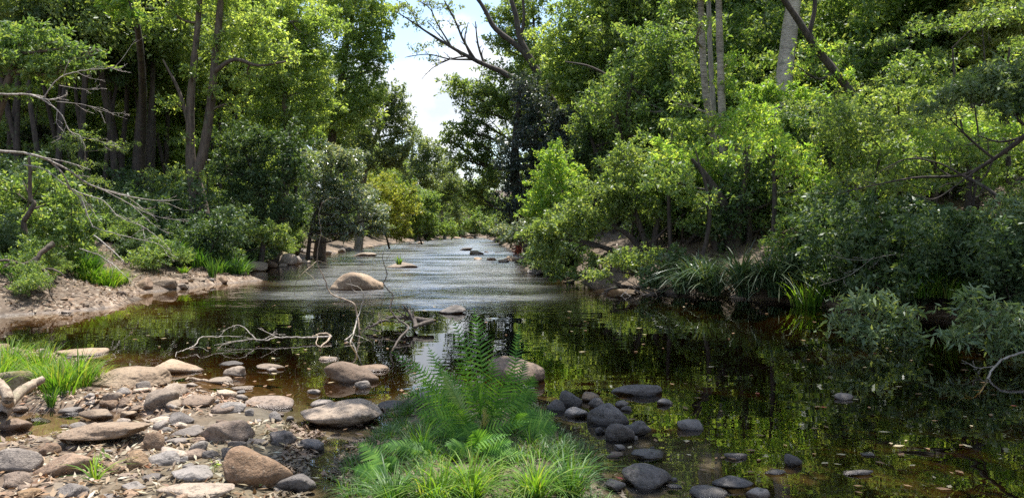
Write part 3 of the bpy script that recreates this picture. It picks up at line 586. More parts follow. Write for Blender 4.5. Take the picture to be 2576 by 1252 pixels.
mk('arching_tree', 'dark blue green crown at the right edge with a bare limb arching left', 'tree', 2780, 12.6,
   B(12.6, [(2470, 225, 90, 26), (2400, 240, 60, 20, .8), (2540, 270, 70, 34), (2500, 180, 60, 24, .8), (2330, 270, 50, 18, .5), (2600, 200, 80, 60)]), 'teal', .085, bark='dark', flat=.5, cr=.24, k=20,
   stems=[([base_of(2780, 12) - UP * .2, P(2790, 380, 12), P(2760, 180, 12)], [.18, .14, .12])] + [SP(l, 13, r) for l, r in ARM],
   extra=lambda mb: [twigs(mb, *smooth_path(*SP(l, 13, r), 4), 2, 5, .8, .3, .0, 4, .2, np.array([0, 1., 0])) for l, r in ARM])
for px, Y, top, lab in ((2458, 19, 250, 'thin dark upright sapling behind the arching limb at right'), (2385, 21, 120, 'tall forked grey sapling in the upper right'), (1874, 20.8, 240, 'slender dark sapling right of the slim pale trunks'), (2290, 23, 200, 'dark sapling in the middle of the right slope'), (2060, 26, 330, 'dark short sapling right below the leaning trunk'), (2500, 22, 380, 'thin dark sapling near the right edge'),
   (1945, 18.5, 330, 'thin crooked sapling just right of the slender dark one'), (2120, 18, 300, 'bare lower stemmed sapling left of the middle of the slope'), (2350, 17.5, 330, 'dark forked sapling near the end of the arching limb'), (2210, 17, 380, 'short leaning sapling in front of the mid slope shrubs'),
   (1690, 21, 330, 'thin dark stem rising behind the overhanging green shrub'), (1760, 19.5, 380, 'leaning dark stem left of the slim pale trunks'), (2420, 16, 300, 'dark stem crossing the arching limb'), (2540, 18, 120, 'slim grey stem at the right edge')):
    b = base_of(px, Y); t = P(px + random.uniform(-15, 15), top, Y)
    plant('sapling', lab, 'tree', b, [(t + RNG.normal(0, .5, 3), np.array([.9, .9, .4]), .5), (t * .7 + b * .3 + RNG.normal(0, .4, 3), np.array([.8, .8, .35]), .4)], random.choice(['olive', 'lime', 'mid']), .11, 'dark', .055, stems=[([b - UP * .2, b * .5 + t * .5 + RNG.normal(0, .12, 3), t], [.07, .055, .02])])
# shrubs down the right bank
mk('bank_shrub', 'dark teal leaved shrub mass on the shaded right bank at the frame edge', 'shrub', 2500, 13,
   B(13, [(2450, 560, 110, 36), (2530, 620, 100, 50), (2380, 610, 60, 30, .7), (2560, 530, 60, 36), (2620, 640, 90, 80)]), 'teal', .085, r=.04, bark='dark', cr=.25, k=20)
mk('bank_shrub', 'dark glossy shrub in the middle of the shaded right bank', 'shrub', 2240, 15,
   B(15, [(2240, 540, 90, 40), (2170, 600, 80, 36, .8), (2300, 590, 70, 32, .8), (2120, 540, 60, 30, .6), (2340, 530, 60, 26, .6)]), 'deep', .085, r=.035, bark='dark', cr=.25)
mk('bank_shrub', 'sunlit olive twiggy shrub above the strap leaved clumps', 'shrub', 2030, 17,
   B(17, [(2010, 560, 70, 36, .7), (2080, 620, 60, 40, .7), (1960, 620, 60, 30, .6), (2050, 500, 70, 30, .6)]), 'olive', .09, r=.03, bark='brown', cr=.24)
mk('bank_shrub', 'small yellow green shrub under the arching limb', 'shrub', 2150, 18,
   B(18, [(2150, 500, 60, 26, .6), (2230, 520, 60, 24, .6), (2300, 470, 40, 18, .5), (2060, 460, 50, 24, .5)]), 'lime', .10, r=.03, bark='brown')
def low_shrub(label, px, py, Y, blobs, lm, seedx):
    b = np.array([(px - PX0) / F * Y, Y, 0.]); b[2] = gz(b[0], b[1])
    return plant('waterside_shrub', label, 'shrub', b, [PB(*q) for q in blobs], lm, .125, 'dark', .025, dens=.85, k=26, cr=.24, asp=.27, up=.8, droop=.15, tw=10)
low_shrub('blue green long leaved shrub drooping over the dark water, left one of the near pair', 2330, 800, 11.2, B(10.6, [(2170, 755, 65, 26), (2240, 790, 60, 26), (2160, 830, 70, 30), (2230, 860, 70, 30), (2110, 800, 30, 20, .6), (2290, 830, 40, 22, .6)]), 'teal', 1)
low_shrub('blue green long leaved shrub at the right edge, nearer the camera', 2700, 880, 9.4, B(9.0, [(2450, 780, 60, 24), (2440, 740, 40, 20, .7), (2510, 830, 75, 36), (2560, 790, 60, 36), (2410, 850, 50, 26), (2540, 880, 60, 26), (2600, 850, 70, 60)]), 'teal', 2)

# ------------------------------------------------------------------ forest behind (copies of a few kinds)
def proto(kind):
    o = np.zeros(3)
    if kind == 'tall':     # bare dark trunk, high crown
        bl = [(np.array([RNG.normal(0, 1.3), RNG.normal(0, 1.3), RNG.uniform(8, 14)]), np.array([2.1, 2.1, 1.5]) * RNG.uniform(.8, 1.15), .6) for _ in range(9)]
        st = [([o - UP * .6, np.array([.15, .1, 3]), np.array([.1, -.2, 7]), np.array([.3, 0, 12.5])], [.17, .12, .10, .04]),
              ([np.array([.12, .05, 2.5]), np.array([.7, .3, 6]), np.array([1.3, .2, 10])], [.10, .08, .03])]
        return plant('forest_tree', None, 'tree', o, bl, 'mid', .18, 'dark', stems=st, tw=3, k=14)
    if kind == 'round':
        bl = [(np.array([RNG.normal(0, 1.3), RNG.normal(0, 1.3), RNG.uniform(2.5, 8.5)]), np.array([1.9, 1.9, 1.3]) * RNG.uniform(.8, 1.2), .7) for _ in range(10)]
        return plant('forest_tree', None, 'tree', o, bl, 'bright', .17, 'brown', r=.17, tw=3, k=16)
    if kind == 'olive':
        bl = [(np.array([RNG.normal(0, 1.2), RNG.normal(0, 1.2), RNG.uniform(1.5, 7)]), np.array([1.6, 1.6, 1.0]) * RNG.uniform(.8, 1.2), .7) for _ in range(10)]
        return plant('forest_tree', None, 'tree', o, bl, 'olive', .13, 'grey', r=.12, tw=3, k=22, cr=.24)
    if kind == 'bush':
        bl = [(np.array([RNG.normal(0, .6), RNG.normal(0, .6), RNG.uniform(.4, 1.8)]), np.array([.8, .8, .55]) * RNG.uniform(.8, 1.2), .7) for _ in range(6)]
        return plant('understory_shrub', None, 'shrub', o, bl, 'deep', .11, 'dark', r=.03, tw=4, k=16)
    if kind == 'bushl':
        bl = [(np.array([RNG.normal(0, .5), RNG.normal(0, .5), RNG.uniform(.3, 1.5)]), np.array([.7, .7, .45]) * RNG.uniform(.8, 1.2), .6) for _ in range(6)]
        return plant('understory_shrub', None, 'shrub', o, bl, 'olive', .10, 'brown', r=.025, tw=5, k=16)
    if kind == 'thin':     # slim understory tree with loose flat sprays
        st = [([o - UP * .3, np.array([.1, .05, 1.6]), np.array([-.1, .1, 3.4]), np.array([.25, 0, 5.6])], [.06, .045, .035, .012]), ([np.array([.05, 0, 1.2]), np.array([.5, .2, 2.5]), np.array([1.1, .2, 3.6])], [.03, .02, .01]), ([np.array([0, 0, 2.1]), np.array([-.6, -.2, 3.0]), np.array([-1.3, -.1, 3.5])], [.025, .018, .008])]
        bl = [(np.array([RNG.normal(0, .8), RNG.normal(0, .8), RNG.uniform(1.8, 5.8)]), np.array([.8, .8, .3]), .24) for _ in range(10)]
        return plant('understory_tree', None, 'tree', o, bl, 'olive', .105, 'dark', stems=st, tw=5, k=12, flat=.4)
    if kind == 'thind':
        st = [([o - UP * .3, np.array([-.15, .05, 1.4]), np.array([.2, .1, 3.0]), np.array([.6, 0, 4.6])], [.055, .04, .03, .01]), ([np.array([.05, 0, .6]), np.array([.7, .2, 1.6]), np.array([1.6, .2, 2.1])], [.03, .02, .01])]
        bl = [(np.array([RNG.normal(.2, .8), RNG.normal(0, .8), RNG.uniform(1.2, 4.8)]), np.array([.75, .75, .3]), .24) for _ in range(10)]
        return plant('understory_tree', None, 'tree', o, bl, 'mid', .10, 'dark', stems=st, tw=5, k=12, flat=.4)
    if kind == 'pole':     # leaning bare dark stems
        st = [([o - UP * .5, np.array([.2, 0, 3]), np.array([.7, .1, 6]), np.array([1.0, .3, 10])], [.15, .11, .09, .04]), ([np.array([-.3, .2, -.5]), np.array([-.6, .3, 4]), np.array([-1.4, .2, 9])], [.13, .11, .05])]
        bl = [(np.array([RNG.normal(0, 1), RNG.normal(0, 1), RNG.uniform(8, 11)]), np.array([1.7, 1.7, 1.1]), .6) for _ in range(5)]
        return plant('forest_tree', None, 'tree', o, bl, 'deep', .16, 'dark', stems=st, tw=3, k=14)
PROT = {}
def put(kind, x, y, s, lab, grp, sz=1.):
    if kind not in PROT: PROT[kind] = o = proto(kind)
    else:
        o = copy_tree(PROT[kind])
        for ch in o.children: pass
    o.location = (x, y, gz(x, y) - .05); o.scale = (s, s, s * sz); o.rotation_euler = (0, 0, random.random() * 6.28)
    o['label'] = lab; o['group'] = grp; return o
def scatter(kinds, n, xr, yr, dmin, sp, lab, grp, s=(.8, 1.2), ok=None, dmax=999):
    pts = []; tries = 0
    while len(pts) < n and tries < 6000:
        tries += 1; x = random.uniform(*xr); y = random.uniform(*yr)
        d = float(sdf(RIVER, np.array([x]), np.array([y]))[0])
        if d < dmin or d > dmax or (ok and not ok(x, y)) or any((x - a) ** 2 + (y - b) ** 2 < sp * sp for a, b in pts): continue
        pts.append((x, y)); put(random.choice(kinds), x, y, random.uniform(*s), lab, grp)
def view(x, y): return PX0 + F * x / y
# dark trunks in the shaded left wood
for px, Y, s in ((300, 30, 1.15), (318, 33, .9), (375, 31, .95), (395, 34, .8), (205, 28, .9), (235, 30, .8), (165, 31, 1.), (110, 27, .85), (60, 29, 1.), (430, 37, 1.), (455, 40, .9), (20, 32, 1.), (260, 38, 1.1), (345, 41, 1.), (140, 39, 1.1), (560, 40, 1.), (600, 44, 1.)):
    x = (px - PX0) / F * Y; put(random.choice(['tall', 'pole', 'tall']), x, Y, s, 'dark bare trunk in the shaded wood left of the forked tree', 'dark trunks in the shaded left wood')
scatter(['tall', 'round', 'pole', 'round'], 46, (-50, -14), (38, 62), 7, 3.2, 'green tree deep in the wood up the left slope', 'trees up the left slope', (1., 1.4))
scatter(['round', 'round', 'tall'], 26, (-50, -16), (62, 92), 3, 4.2, 'sunlit tree far along the left bank', 'far trees along the left bank', (.9, 1.2), lambda x, y: view(x, y) < 1000)
scatter(['round', 'olive', 'tall'], 12, (-34, -14), (90, 128), 3, 4.5, 'hazy green tree at the end of the left bank', 'trees at the end of the left bank', (.8, 1.05), lambda x, y: 900 < view(x, y) < 1110)
scatter(['round', 'olive'], 12, (-16, 12), (126, 150), 2, 4.2, 'distant tree closing the view beyond the river bend', 'trees beyond the river bend', (.75, 1.0), lambda x, y: 1080 < view(x, y) < 1400)
scatter(['round', 'round', 'tall'], 40, (2, 40), (44, 110), 2.5, 3.8, 'bright tree farther back along the right bank', 'far trees along the right bank', (1., 1.4), lambda x, y: 1300 < view(x, y) < 2100)
scatter(['olive', 'round', 'olive', 'olive', 'tall'], 56, (6, 42), (27, 50), 5, 2.4, 'tree on the sunny slope behind the right bank', 'trees up the right slope', (1., 1.4), lambda x, y: 1480 < view(x, y) < 2900 and not (1790 < view(x, y) < 2190 and y < 34))
scatter(['bush', 'bush', 'bushl'], 60, (-24, -9), (24, 44), 2, 1.7, 'low dark shrub under the trees of the left slope', 'shrubs under the left trees', (.6, 1.1), lambda x, y: view(x, y) > -100 and not (250 < view(x, y) < 480 and random.random() < .7))
scatter(['thin', 'thind', 'thin'], 30, (4, 26), (15, 32), 1.0, 1.5, 'slim dark stemmed young tree among the shrubs of the right slope', 'young trees on the right slope', (.45, .85), lambda x, y: 1880 < view(x, y) < 2700 and not (1880 < view(x, y) < 2080 and y < 30))
scatter(['thind', 'thin'], 16, (-26, -12), (24, 42), 2.5, 1.8, 'slim young tree in the shaded wood of the left bank', 'young trees on the left bank', (.5, .9), lambda x, y: view(x, y) > -80 and not (230 < view(x, y) < 470))
scatter(['bush', 'bush', 'bushl'], 62, (4, 30), (13, 36), .8, 1.1, 'low leafy shrub on the right slope under the trees', 'shrubs on the right slope', (.7, 1.15), lambda x, y: 1500 < view(x, y) < 2750 and not (1400 < view(x, y) < 2060 and y < 20))
scatter(['bushl', 'bush', 'bushl'], 30, (-16, -8.6), (13, 25), 1.0, 1.0, 'pale low shrub on the near left bank', 'shrubs on the near left bank', (.22, .55), lambda x, y: view(x, y) > -200)
scatter(['bush', 'bushl', 'bush'], 70, (-17, 8), (32, 122), .2, 1.3, 'small shrub hanging over the far waterline', 'shrubs along the far waterline', (.9, 1.5), None, 5.)
scatter(['bush', 'bush', 'bushl'], 70, (-45, -14), (34, 110), 5, 2.2, 'shrub far up the left slope between the trunks', 'shrubs far up the left slope', (1., 1.9), lambda x, y: view(x, y) > -60)
scatter(['bush', 'bush', 'bush'], 30, (1.5, 11), (10.5, 30), -.15, .85, 'low shrub drooping over the dark right waterline', 'shrubs along the right waterline', (.55, .95), lambda x, y: 1330 < view(x, y) < 2900 and not (1360 < view(x, y) < 2130 and y < 25), 1.3)
scatter(['bush', 'bushl'], 26, (-12, -7), (23, 40), .5, 1.1, 'low leafy shrub near the left waterline by the mossy rocks', 'shrubs near the left waterline', (.5, .9), None, 3)
# unseen trees, crowns shaped along the sun ray to shade ferns, water and banks
def shade(label, trunk, bl, **k):
    b = np.array([trunk[0], trunk[1], gz(*trunk)])
    return plant('shade_tree', label, 'tree', b, bl, 'mid', .13, 'grey', .2, k=12, cr=.3, tw=4, **k)
AZ, EL = math.radians(20), math.radians(76)
SUN = np.array([math.sin(AZ) * math.cos(EL), math.cos(AZ) * math.cos(EL), math.sin(EL)])
def over(tx, ty, h, r, dn=.5): return (np.array([tx, ty, 0]) + SUN * (h / SUN[2]), np.array([r, r, r * .55]), dn * 2.2)
shade('tree standing outside the right of the frame shading the ferns and the right water', (7.6, 5.5),
   [over(.1, 6.6, 8, 1.1, .2), over(-1.1, 6.4, 7.6, .75), over(1.3, 6.6, 8.4, 1.2), over(2.9, 6.2, 8, 1.5), over(2.2, 8.4, 8.6, 1.3), over(4, 8.6, 8, 1.6), over(4.6, 5.6, 8.8, 1.6), over(1.7, 4.7, 7.4, .7), over(3.2, 3.9, 8, 1.4), over(6.4, 8, 8.4, 1.8), over(-.4, 8.2, 8.2, .6), over(-1.6, 5.2, 7.6, .45), over(.3, 5.6, 7.8, .7, .3), over(-.7, 5.6, 8.2, .6, .3), over(1.2, 5.5, 7.6, .8), over(-.3, 7.2, 8, .8, .2), over(5.5, 6.5, 8.4, 1.4), over(.5, 8.2, 8.4, .8, .5), over(2.3, 7.3, 8.2, .9, .6), over(-1.1, 5.0, 7.8, .5, .45), over(1.0, 4.9, 8, .5, .5), over(-.3, 5.25, 7.7, .45, .45)],
   stems=[([np.array([7.6, 5.5, .2]), np.array([7.2, 6.5, 4]), np.array([5, 9, 7]), np.array([1.5, 10.5, 8.3])], [.3, .24, .16, .05])])
shade('tree standing outside the right of the frame that shades the dark right bank', (12.5, 11),
   [over(5.6, 10.2, 8.6, 1.6), over(6.8, 12.2, 9.4, 1.6), over(8.2, 10, 9.4, 1.8), over(9, 13, 10.5, 2), over(7.6, 15, 11.5, 1.6), over(10.5, 11, 10, 2), over(10.8, 15, 11.5, 2, .35), over(5.4, 16.6, 11, 1.5, .4), over(3.6, 18.2, 12, 1.4, .35)],
   stems=[([np.array([12.5, 11, 1.2]), np.array([12, 12, 6]), np.array([9, 14, 9]), np.array([5, 15, 9.5])], [.34, .28, .18, .05])])
shade('unseen slim tree added left of the frame to shade the bar and left bank', (-8.5, 4.5), [over(-6.2, 5.2, 8, .7, .3), over(-8, 12, 8, 1.4, .3)],
   stems=[([np.array([-8.5, 4.5, .0]), np.array([-8.2, 6, 4]), np.array([-7.2, 9, 7.6])], [.16, .12, .04])])  # left tree is added only for the shade it throws

# ------------------------------------------------------------------ rocks
import bmesh, zlib
def ico(n):
    bm = bmesh.new(); bmesh.ops.create_icosphere(bm, subdivisions=n, radius=1)
    v = np.array([x.co[:] for x in bm.verts]); f = np.array([[q.index for q in x.verts] for x in bm.faces]); bm.free(); return v, f
ICO = {3: ico(3), 4: ico(4), 5: ico(5)}
def rock(name, label, cat, c, size, mat, rot=0., p=9, tilt=0., sub=4, group=None, cuts=13, rough=1.):
    RNG = np.random.default_rng(zlib.crc32(label.encode()) + int(1000 * size[0])); d, f = ICO[sub]; n = unit(RNG.normal(0, 1, (cuts, 3))); dist = RNG.uniform(.70, 1.0, cuts)
    q = np.maximum(d @ n.T, 0) / dist; r = 1 / ((q ** p).sum(1) ** (1 / p) + .02); r = np.minimum(r, 1.25)
    off = RNG.uniform(0, 50, 3)
    r = r * (1 + rough * (.10 * fbm(d * 1.4 + off, 2) + .05 * fbm(d * 5 + off, 3)))
    v = d * r[:, None]; v = v / np.abs(v).max(0); v = v * np.asarray(size)
    v[:, 2] -= rough * .02 * size[0] * np.abs(fbm(v / size[0] * np.array([3, 3, 9]) + off, 2))
    ca, sa = math.cos(tilt), math.sin(tilt); v = np.stack([v[:, 0] * ca - v[:, 2] * sa, v[:, 1], v[:, 0] * sa + v[:, 2] * ca], 1)
    c_, s_ = math.cos(rot), math.sin(rot); v = np.stack([v[:, 0] * c_ - v[:, 1] * s_, v[:, 0] * s_ + v[:, 1] * c_, v[:, 2]], 1)
    o = mesh_obj(name, v + c, f, RM[mat], None, np.asarray(c)); return tag(o, label, cat, group)
def rock_px(px, py, w, h, mat, label, cat='rock', name='rock', dr=.8, p=9, tilt=0., sub=4, group=None, lift=0., rough=1., sink=.35, cuts=13):
    g = on_ground(px, py + h / 2); Y = g[1]; W = w * Y / F
    D = W * dr; sa = (py - HOR) / F + .02
    Ht = h * Y / F - D * sa * .58
    if Ht < .13 * W: D = max((h * Y / F - .13 * W) / (sa * .58), .3 * W); Ht = max(h * Y / F - D * sa * .58, .10 * W)
    Yc = Y + D * .45; x = (px - PX0) / F * Yc
    cz = Ht / (2 - 2 * sink); z = g[2] + lift + Ht - cz
    return rock(name, label, cat, (x, Yc, z), (W / 2 * 1.04 * Yc / Y, D / 2, cz), mat, 0, p, tilt, sub, group, cuts, rough)
z1 = lambda a, b, w, h: (.3624 * a, 798.7 + .3624 * b, .3624 * w, .3624 * h)
z2 = lambda a, b, w, h: (702.9 + .3623 * a, 798.7 + .3623 * b, .3623 * w, .3623 * h)
z3 = lambda a, b, w, h: (1533.5 + .4048 * a, 798.7 + .4048 * b, .4048 * w, .4048 * h)
z4 = lambda a, b, w, h: (.3573 * a, 383.4 + .3573 * b, .3573 * w, .3573 * h)
z5 = lambda a, b, w, h: (702.9 + .3573 * a, 447.3 + .3573 * b, .3573 * w, .3573 * h)
# landmark rocks: box, material, label, options
BIG = [
 (z1(925, 395, 620, 180), 'tan', 'broad low tan rock behind the stony bar, largest at the water edge', 'the broad low tan rock', dict(p=7, dr=.75, sub=5)),
 (z1(1200, 340, 400, 105), 'tan', 'long flat tan rock lying in the water behind the broad low tan rock', 'the long flat tan rock', dict(p=8)),
 (z1(1190, 500, 200, 100), 'tan', 'sloping shoulder of tan rock joined to the right of the broad low rock', 'the sloping shoulder rock', dict(p=8)),
 (z1(1125, 558, 265, 145), 'tan', 'rounded tan boulder with a shaded front in the middle of the stony bar', 'the rounded tan boulder', dict(p=6)),
 (z1(90, 430, 250, 220), 'moss', 'mossy tan boulder at the left edge beside the bright grass tuft', 'the mossy left boulder', dict(p=6)),
 (z1(85, 725, 195, 125), 'brown', 'rounded brown stone standing in the red brown puddle at the left edge', 'the rounded brown puddle stone', dict(p=6)),
 (z1(1395, 575, 270, 105), 'brown', 'dark brown craggy stone right of the rounded tan boulder', 'the craggy brown stone', dict(p=11)),
 (z1(1565, 615, 270, 105), 'grey', 'grey stone with a pale top in front of the craggy brown stone', 'the pale topped grey stone', dict(p=8)),
 (z1(1850, 590, 365, 105), 'brown', 'long tapering brown slab reaching right toward the water', 'the long tapering brown slab', dict(p=9)),
 (z1(1300, 790, 275, 100), 'grey', 'flat pinkish grey stone left of the big dark shouldered rock', 'the flat pinkish stone', dict(p=9)),
 (z1(1590, 785, 410, 195), 'brown', 'big brown shouldered rock with its right end in shade', 'the big shouldered rock', dict(p=11, tilt=.08)),
 (z1(1940, 830, 220, 125), 'dark', 'jagged dark rock in the shade right of the big shouldered rock', 'the jagged dark rock', dict(p=14, rough=1.4)),
 (z1(1760, 1040, 500, 325), 'brown', 'largest rounded brown boulder at the front of the stony bar', 'the largest rounded boulder', dict(p=6, sub=5, dr=.7, tilt=-.1)),
 (z1(2065, 1145, 300, 155), 'dark', 'dark wet rock beside the puddle right of the largest rounded boulder', 'the dark wet rock', dict(p=8)),
 (z1(660, 835, 610, 165), 'orange', 'big flat topped slab propped over dark gaps in the left of the bar', 'the big propped slab', dict(p=10, sub=5, lift=.05, tilt=.05)),
 (z1(1045, 855, 180, 145), 'brown', 'brown wedge rock touching the right end of the big propped slab', 'the brown wedge rock', dict(p=12)),
 (z1(925, 975, 175, 165), 'orange', 'orange brown angular block in front of the big propped slab', 'the orange angular block', dict(p=16)),
 (z1(1125, 970, 245, 140), 'grey', 'grey purple angular rock right of the orange angular block', 'the purple grey rock', dict(p=14)),
 (z1(430, 1010, 460, 190), 'brown', 'tilted lens shaped slab leaning with its lower end to the left', 'the tilted lens slab', dict(p=9, tilt=.22, dr=.55)),
 (z1(110, 985, 350, 200), 'grey', 'smooth grey slanting slab at the left edge of the bar', 'the grey slanting slab', dict(p=11, tilt=-.12, dr=.6)),
 (z1(90, 1130, 220, 135), 'brown', 'fractured brown rock at the left edge below the grey slanting slab', 'the fractured brown rock', dict(p=16, rough=1.5)),
 (z1(1320, 1075, 310, 150), 'grey', 'flat ash grey slab left of the largest rounded boulder', 'the ash grey slab', dict(p=10)),
 (z1(1300, 1200, 570, 140), 'tan', 'wide pale flat rock at the bottom edge in front of the ash grey slab', 'the wide pale flat rock', dict(p=8, sub=5)),
 (z1(500, 1195, 250, 130), 'grey', 'flat blue grey stone at the bottom edge near the small green seedling', 'the flat blue grey stone', dict(p=12)),
 (z1(890, 1170, 205, 95), 'grey', 'faceted grey stone behind the bottom edge pebbles', 'the faceted grey stone', dict(p=15)),
 (z2(500, 380, 400, 160), 'brown', 'split brown rock standing in the water left of the ferns', 'the split brown rock', dict(p=10, tilt=-.06)),
 (z2(650, 345, 290, 70), 'brown', 'thin dark edged slab behind the right end of the split brown rock', 'the thin dark edged slab', dict(p=12)),
 (z2(460, 660, 640, 200), 'tan', 'long cracked tan boulder at the waterline left of the ferns', 'the long cracked boulder', dict(p=7, sub=5, dr=.6)),
 (z2(275, 592, 190, 75), 'grey', 'dark flat rock tucked behind the left end of the long cracked boulder', 'the tucked flat rock', dict(p=8)),
 (z2(780, 605, 190, 75), 'dark', 'dark flat rock at the right end of the long cracked boulder', 'the dark flat rock', dict(p=8)),
 (z2(1665, 365, 440, 210), 'brown', 'large round brown boulder in the dark water behind the ferns', 'the round boulder behind the ferns', dict(p=5, sub=5, dr=.8)),
 (z2(1130, 525, 330, 70), 'grey', 'flat grey rock behind the middle fern fronds', 'the flat rock behind the fronds', dict(p=8)),
 (z2(2010, 560, 190, 130), 'dark', 'rounded dark stone at the back of the dark cluster right of the ferns', 'the rounded dark cluster stone', dict(p=6)),
 (z2(2275, 668, 310, 165), 'dark', 'largest lumpy dark rock of the cluster right of the ferns', 'the lumpy dark cluster rock', dict(p=9)),
 (z3(50, 705, 210, 130), 'dark', 'smooth dark rock in front of the lumpy rock of the right cluster', 'the smooth dark front rock', dict(p=6)),
 (z3(170, 685, 180, 110), 'dark', 'broken black edged rock at the right end of the dark cluster', 'the broken dark rock', dict(p=16, rough=1.5)),
 (z3(205, 440, 375, 95), 'dark', 'low mossy dark rock in the water behind the dark cluster', 'the low mossy rock', dict(p=8, dr=.6)),  # dark material stands for the shade this rock lies in
 (z3(500, 662, 165, 75), 'grey', 'lone grey rock in the dark water right of the cluster', 'the lone grey rock', dict(p=10)),
 (z3(235, 965, 320, 200), 'dark', 'big flat dark rock at the edge of the grass near the bottom right', 'the big flat dark rock', dict(p=7, dr=.9)),
 (z3(250, 850, 215, 60), 'dark', 'low dark slab behind the big flat dark rock', 'the low dark slab', dict(p=8)),
 (z3(1160, 880, 125, 85), 'dark', 'mossy upright dark block alone in the right water', 'the upright dark block', dict(p=14, tilt=-.3)),
 (z3(780, 1025, 250, 100), 'dark', 'domed dark rock near the bottom edge in the right water', 'the domed dark rock', dict(p=7)),
 (z3(650, 1088, 275, 85), 'dark', 'rough dark rock at the bottom edge in front of the domed rock', 'the rough dark rock', dict(p=14, rough=1.4)),
 (z3(925, 1088, 165, 80), 'grey', 'smooth grey rock at the bottom edge right of the domed rock', 'the smooth grey bottom rock', dict(p=7)),
 (z5(525, 718, 400, 150), 'tan', 'big tan boulder with a peaked top standing in the middle of the river', 'the big midstream boulder', dict(p=6, sub=5, tilt=.03, dr=.9, sink=.48, cuts=22)),
 (z5(600, 538, 170, 32), 'tan', 'low flat rock in the water near the left bank past the big boulder', 'the low flat river rock', dict(p=7)),
 (z5(870, 612, 225, 46), 'tan', 'flat tan rock midstream with a small grass tuft on it', 'the flat midstream rock', dict(p=8)),
 (z5(1315, 500, 88, 24), 'dark', 'dark rounded rock far midstream', 'the dark far rock', dict(p=6)),
 (z5(1387, 525, 104, 30), 'tan', 'tan pyramid shaped rock far midstream right of the dark one', 'the tan far rock', dict(p=10)),
 (z5(1490, 567, 72, 28), 'tan', 'pale flat stone left of the stone spit at the right bank', 'the pale flat stone', dict(p=8)),
 (z5(1640, 563, 150, 38), 'tan', 'pale cracked slab of the stone spit at the right bank', 'the pale cracked spit slab', dict(p=10)),
 (z5(1700, 572, 90, 48), 'tan', 'pale rounded rock at the root of the stone spit', 'the pale spit rock', dict(p=7)),
 (z5(1785, 656, 84, 34), 'grey', 'dark wedge rock under the large overhanging green shrub', 'the wedge rock under the shrub', dict(p=12)),
 (z5(1305, 398, 95, 48), 'tan', 'pale boulder at the far bend of the river', 'the far bend boulder', dict(p=9)),
 (z4(1012, 918, 155, 95), 'brown', 'dark brown square block on the left waterline', 'the square waterline block', dict(p=20)),
 (z4(1150, 920, 170, 72), 'tan', 'smooth tan rock touching the right side of the square waterline block', 'the smooth waterline rock', dict(p=9)),
 (z4(1810, 800, 150, 72), 'tan', 'pale rounded boulder at the waterline under the sedge clump', 'the pale sedge boulder', dict(p=7)),
 (z4(2010, 750, 170, 85), 'tan', 'rounded tan boulder in the pile of rocks on the left waterline', 'the rounded pile boulder', dict(p=6)),
 (z4(2050, 680, 135, 110), 'moss', 'ochre mossy block on top of the pile of rocks on the left bank', 'the ochre mossy block', dict(p=14, lift=.15)),
 (z4(1975, 722, 125, 70), 'moss', 'mossy rounded rock left of the ochre mossy block', 'the mossy rounded rock', dict(p=8)),
 (z4(1690, 720, 190, 90), 'moss', 'low mossy rock behind the sedge clump on the left bank', 'the low mossy bank rock', dict(p=8)),
 (z4(1262, 580, 85, 140), 'moss', 'upright mossy stone left of the forked tree trunk', 'the upright mossy stone', dict(p=10)),
 (z1(565, 237, 345, 75), 'tan', 'low pale rock strip in the water behind the bright grass tuft', 'the low rock strip', dict(p=8, dr=1.)),
 (z5(1215, 925, 190, 64), 'dark', 'humped brown rock at the tip of the drowned branch', 'the humped rock by the drowned branch', dict(p=9, tilt=.2)),
]
LAND = []
for box, mat, lab, short, kw in BIG:
    kw['p'] = kw['p'] * 1.3
    o = rock_px(*box, mat, lab, **kw); LAND.append((short, box))
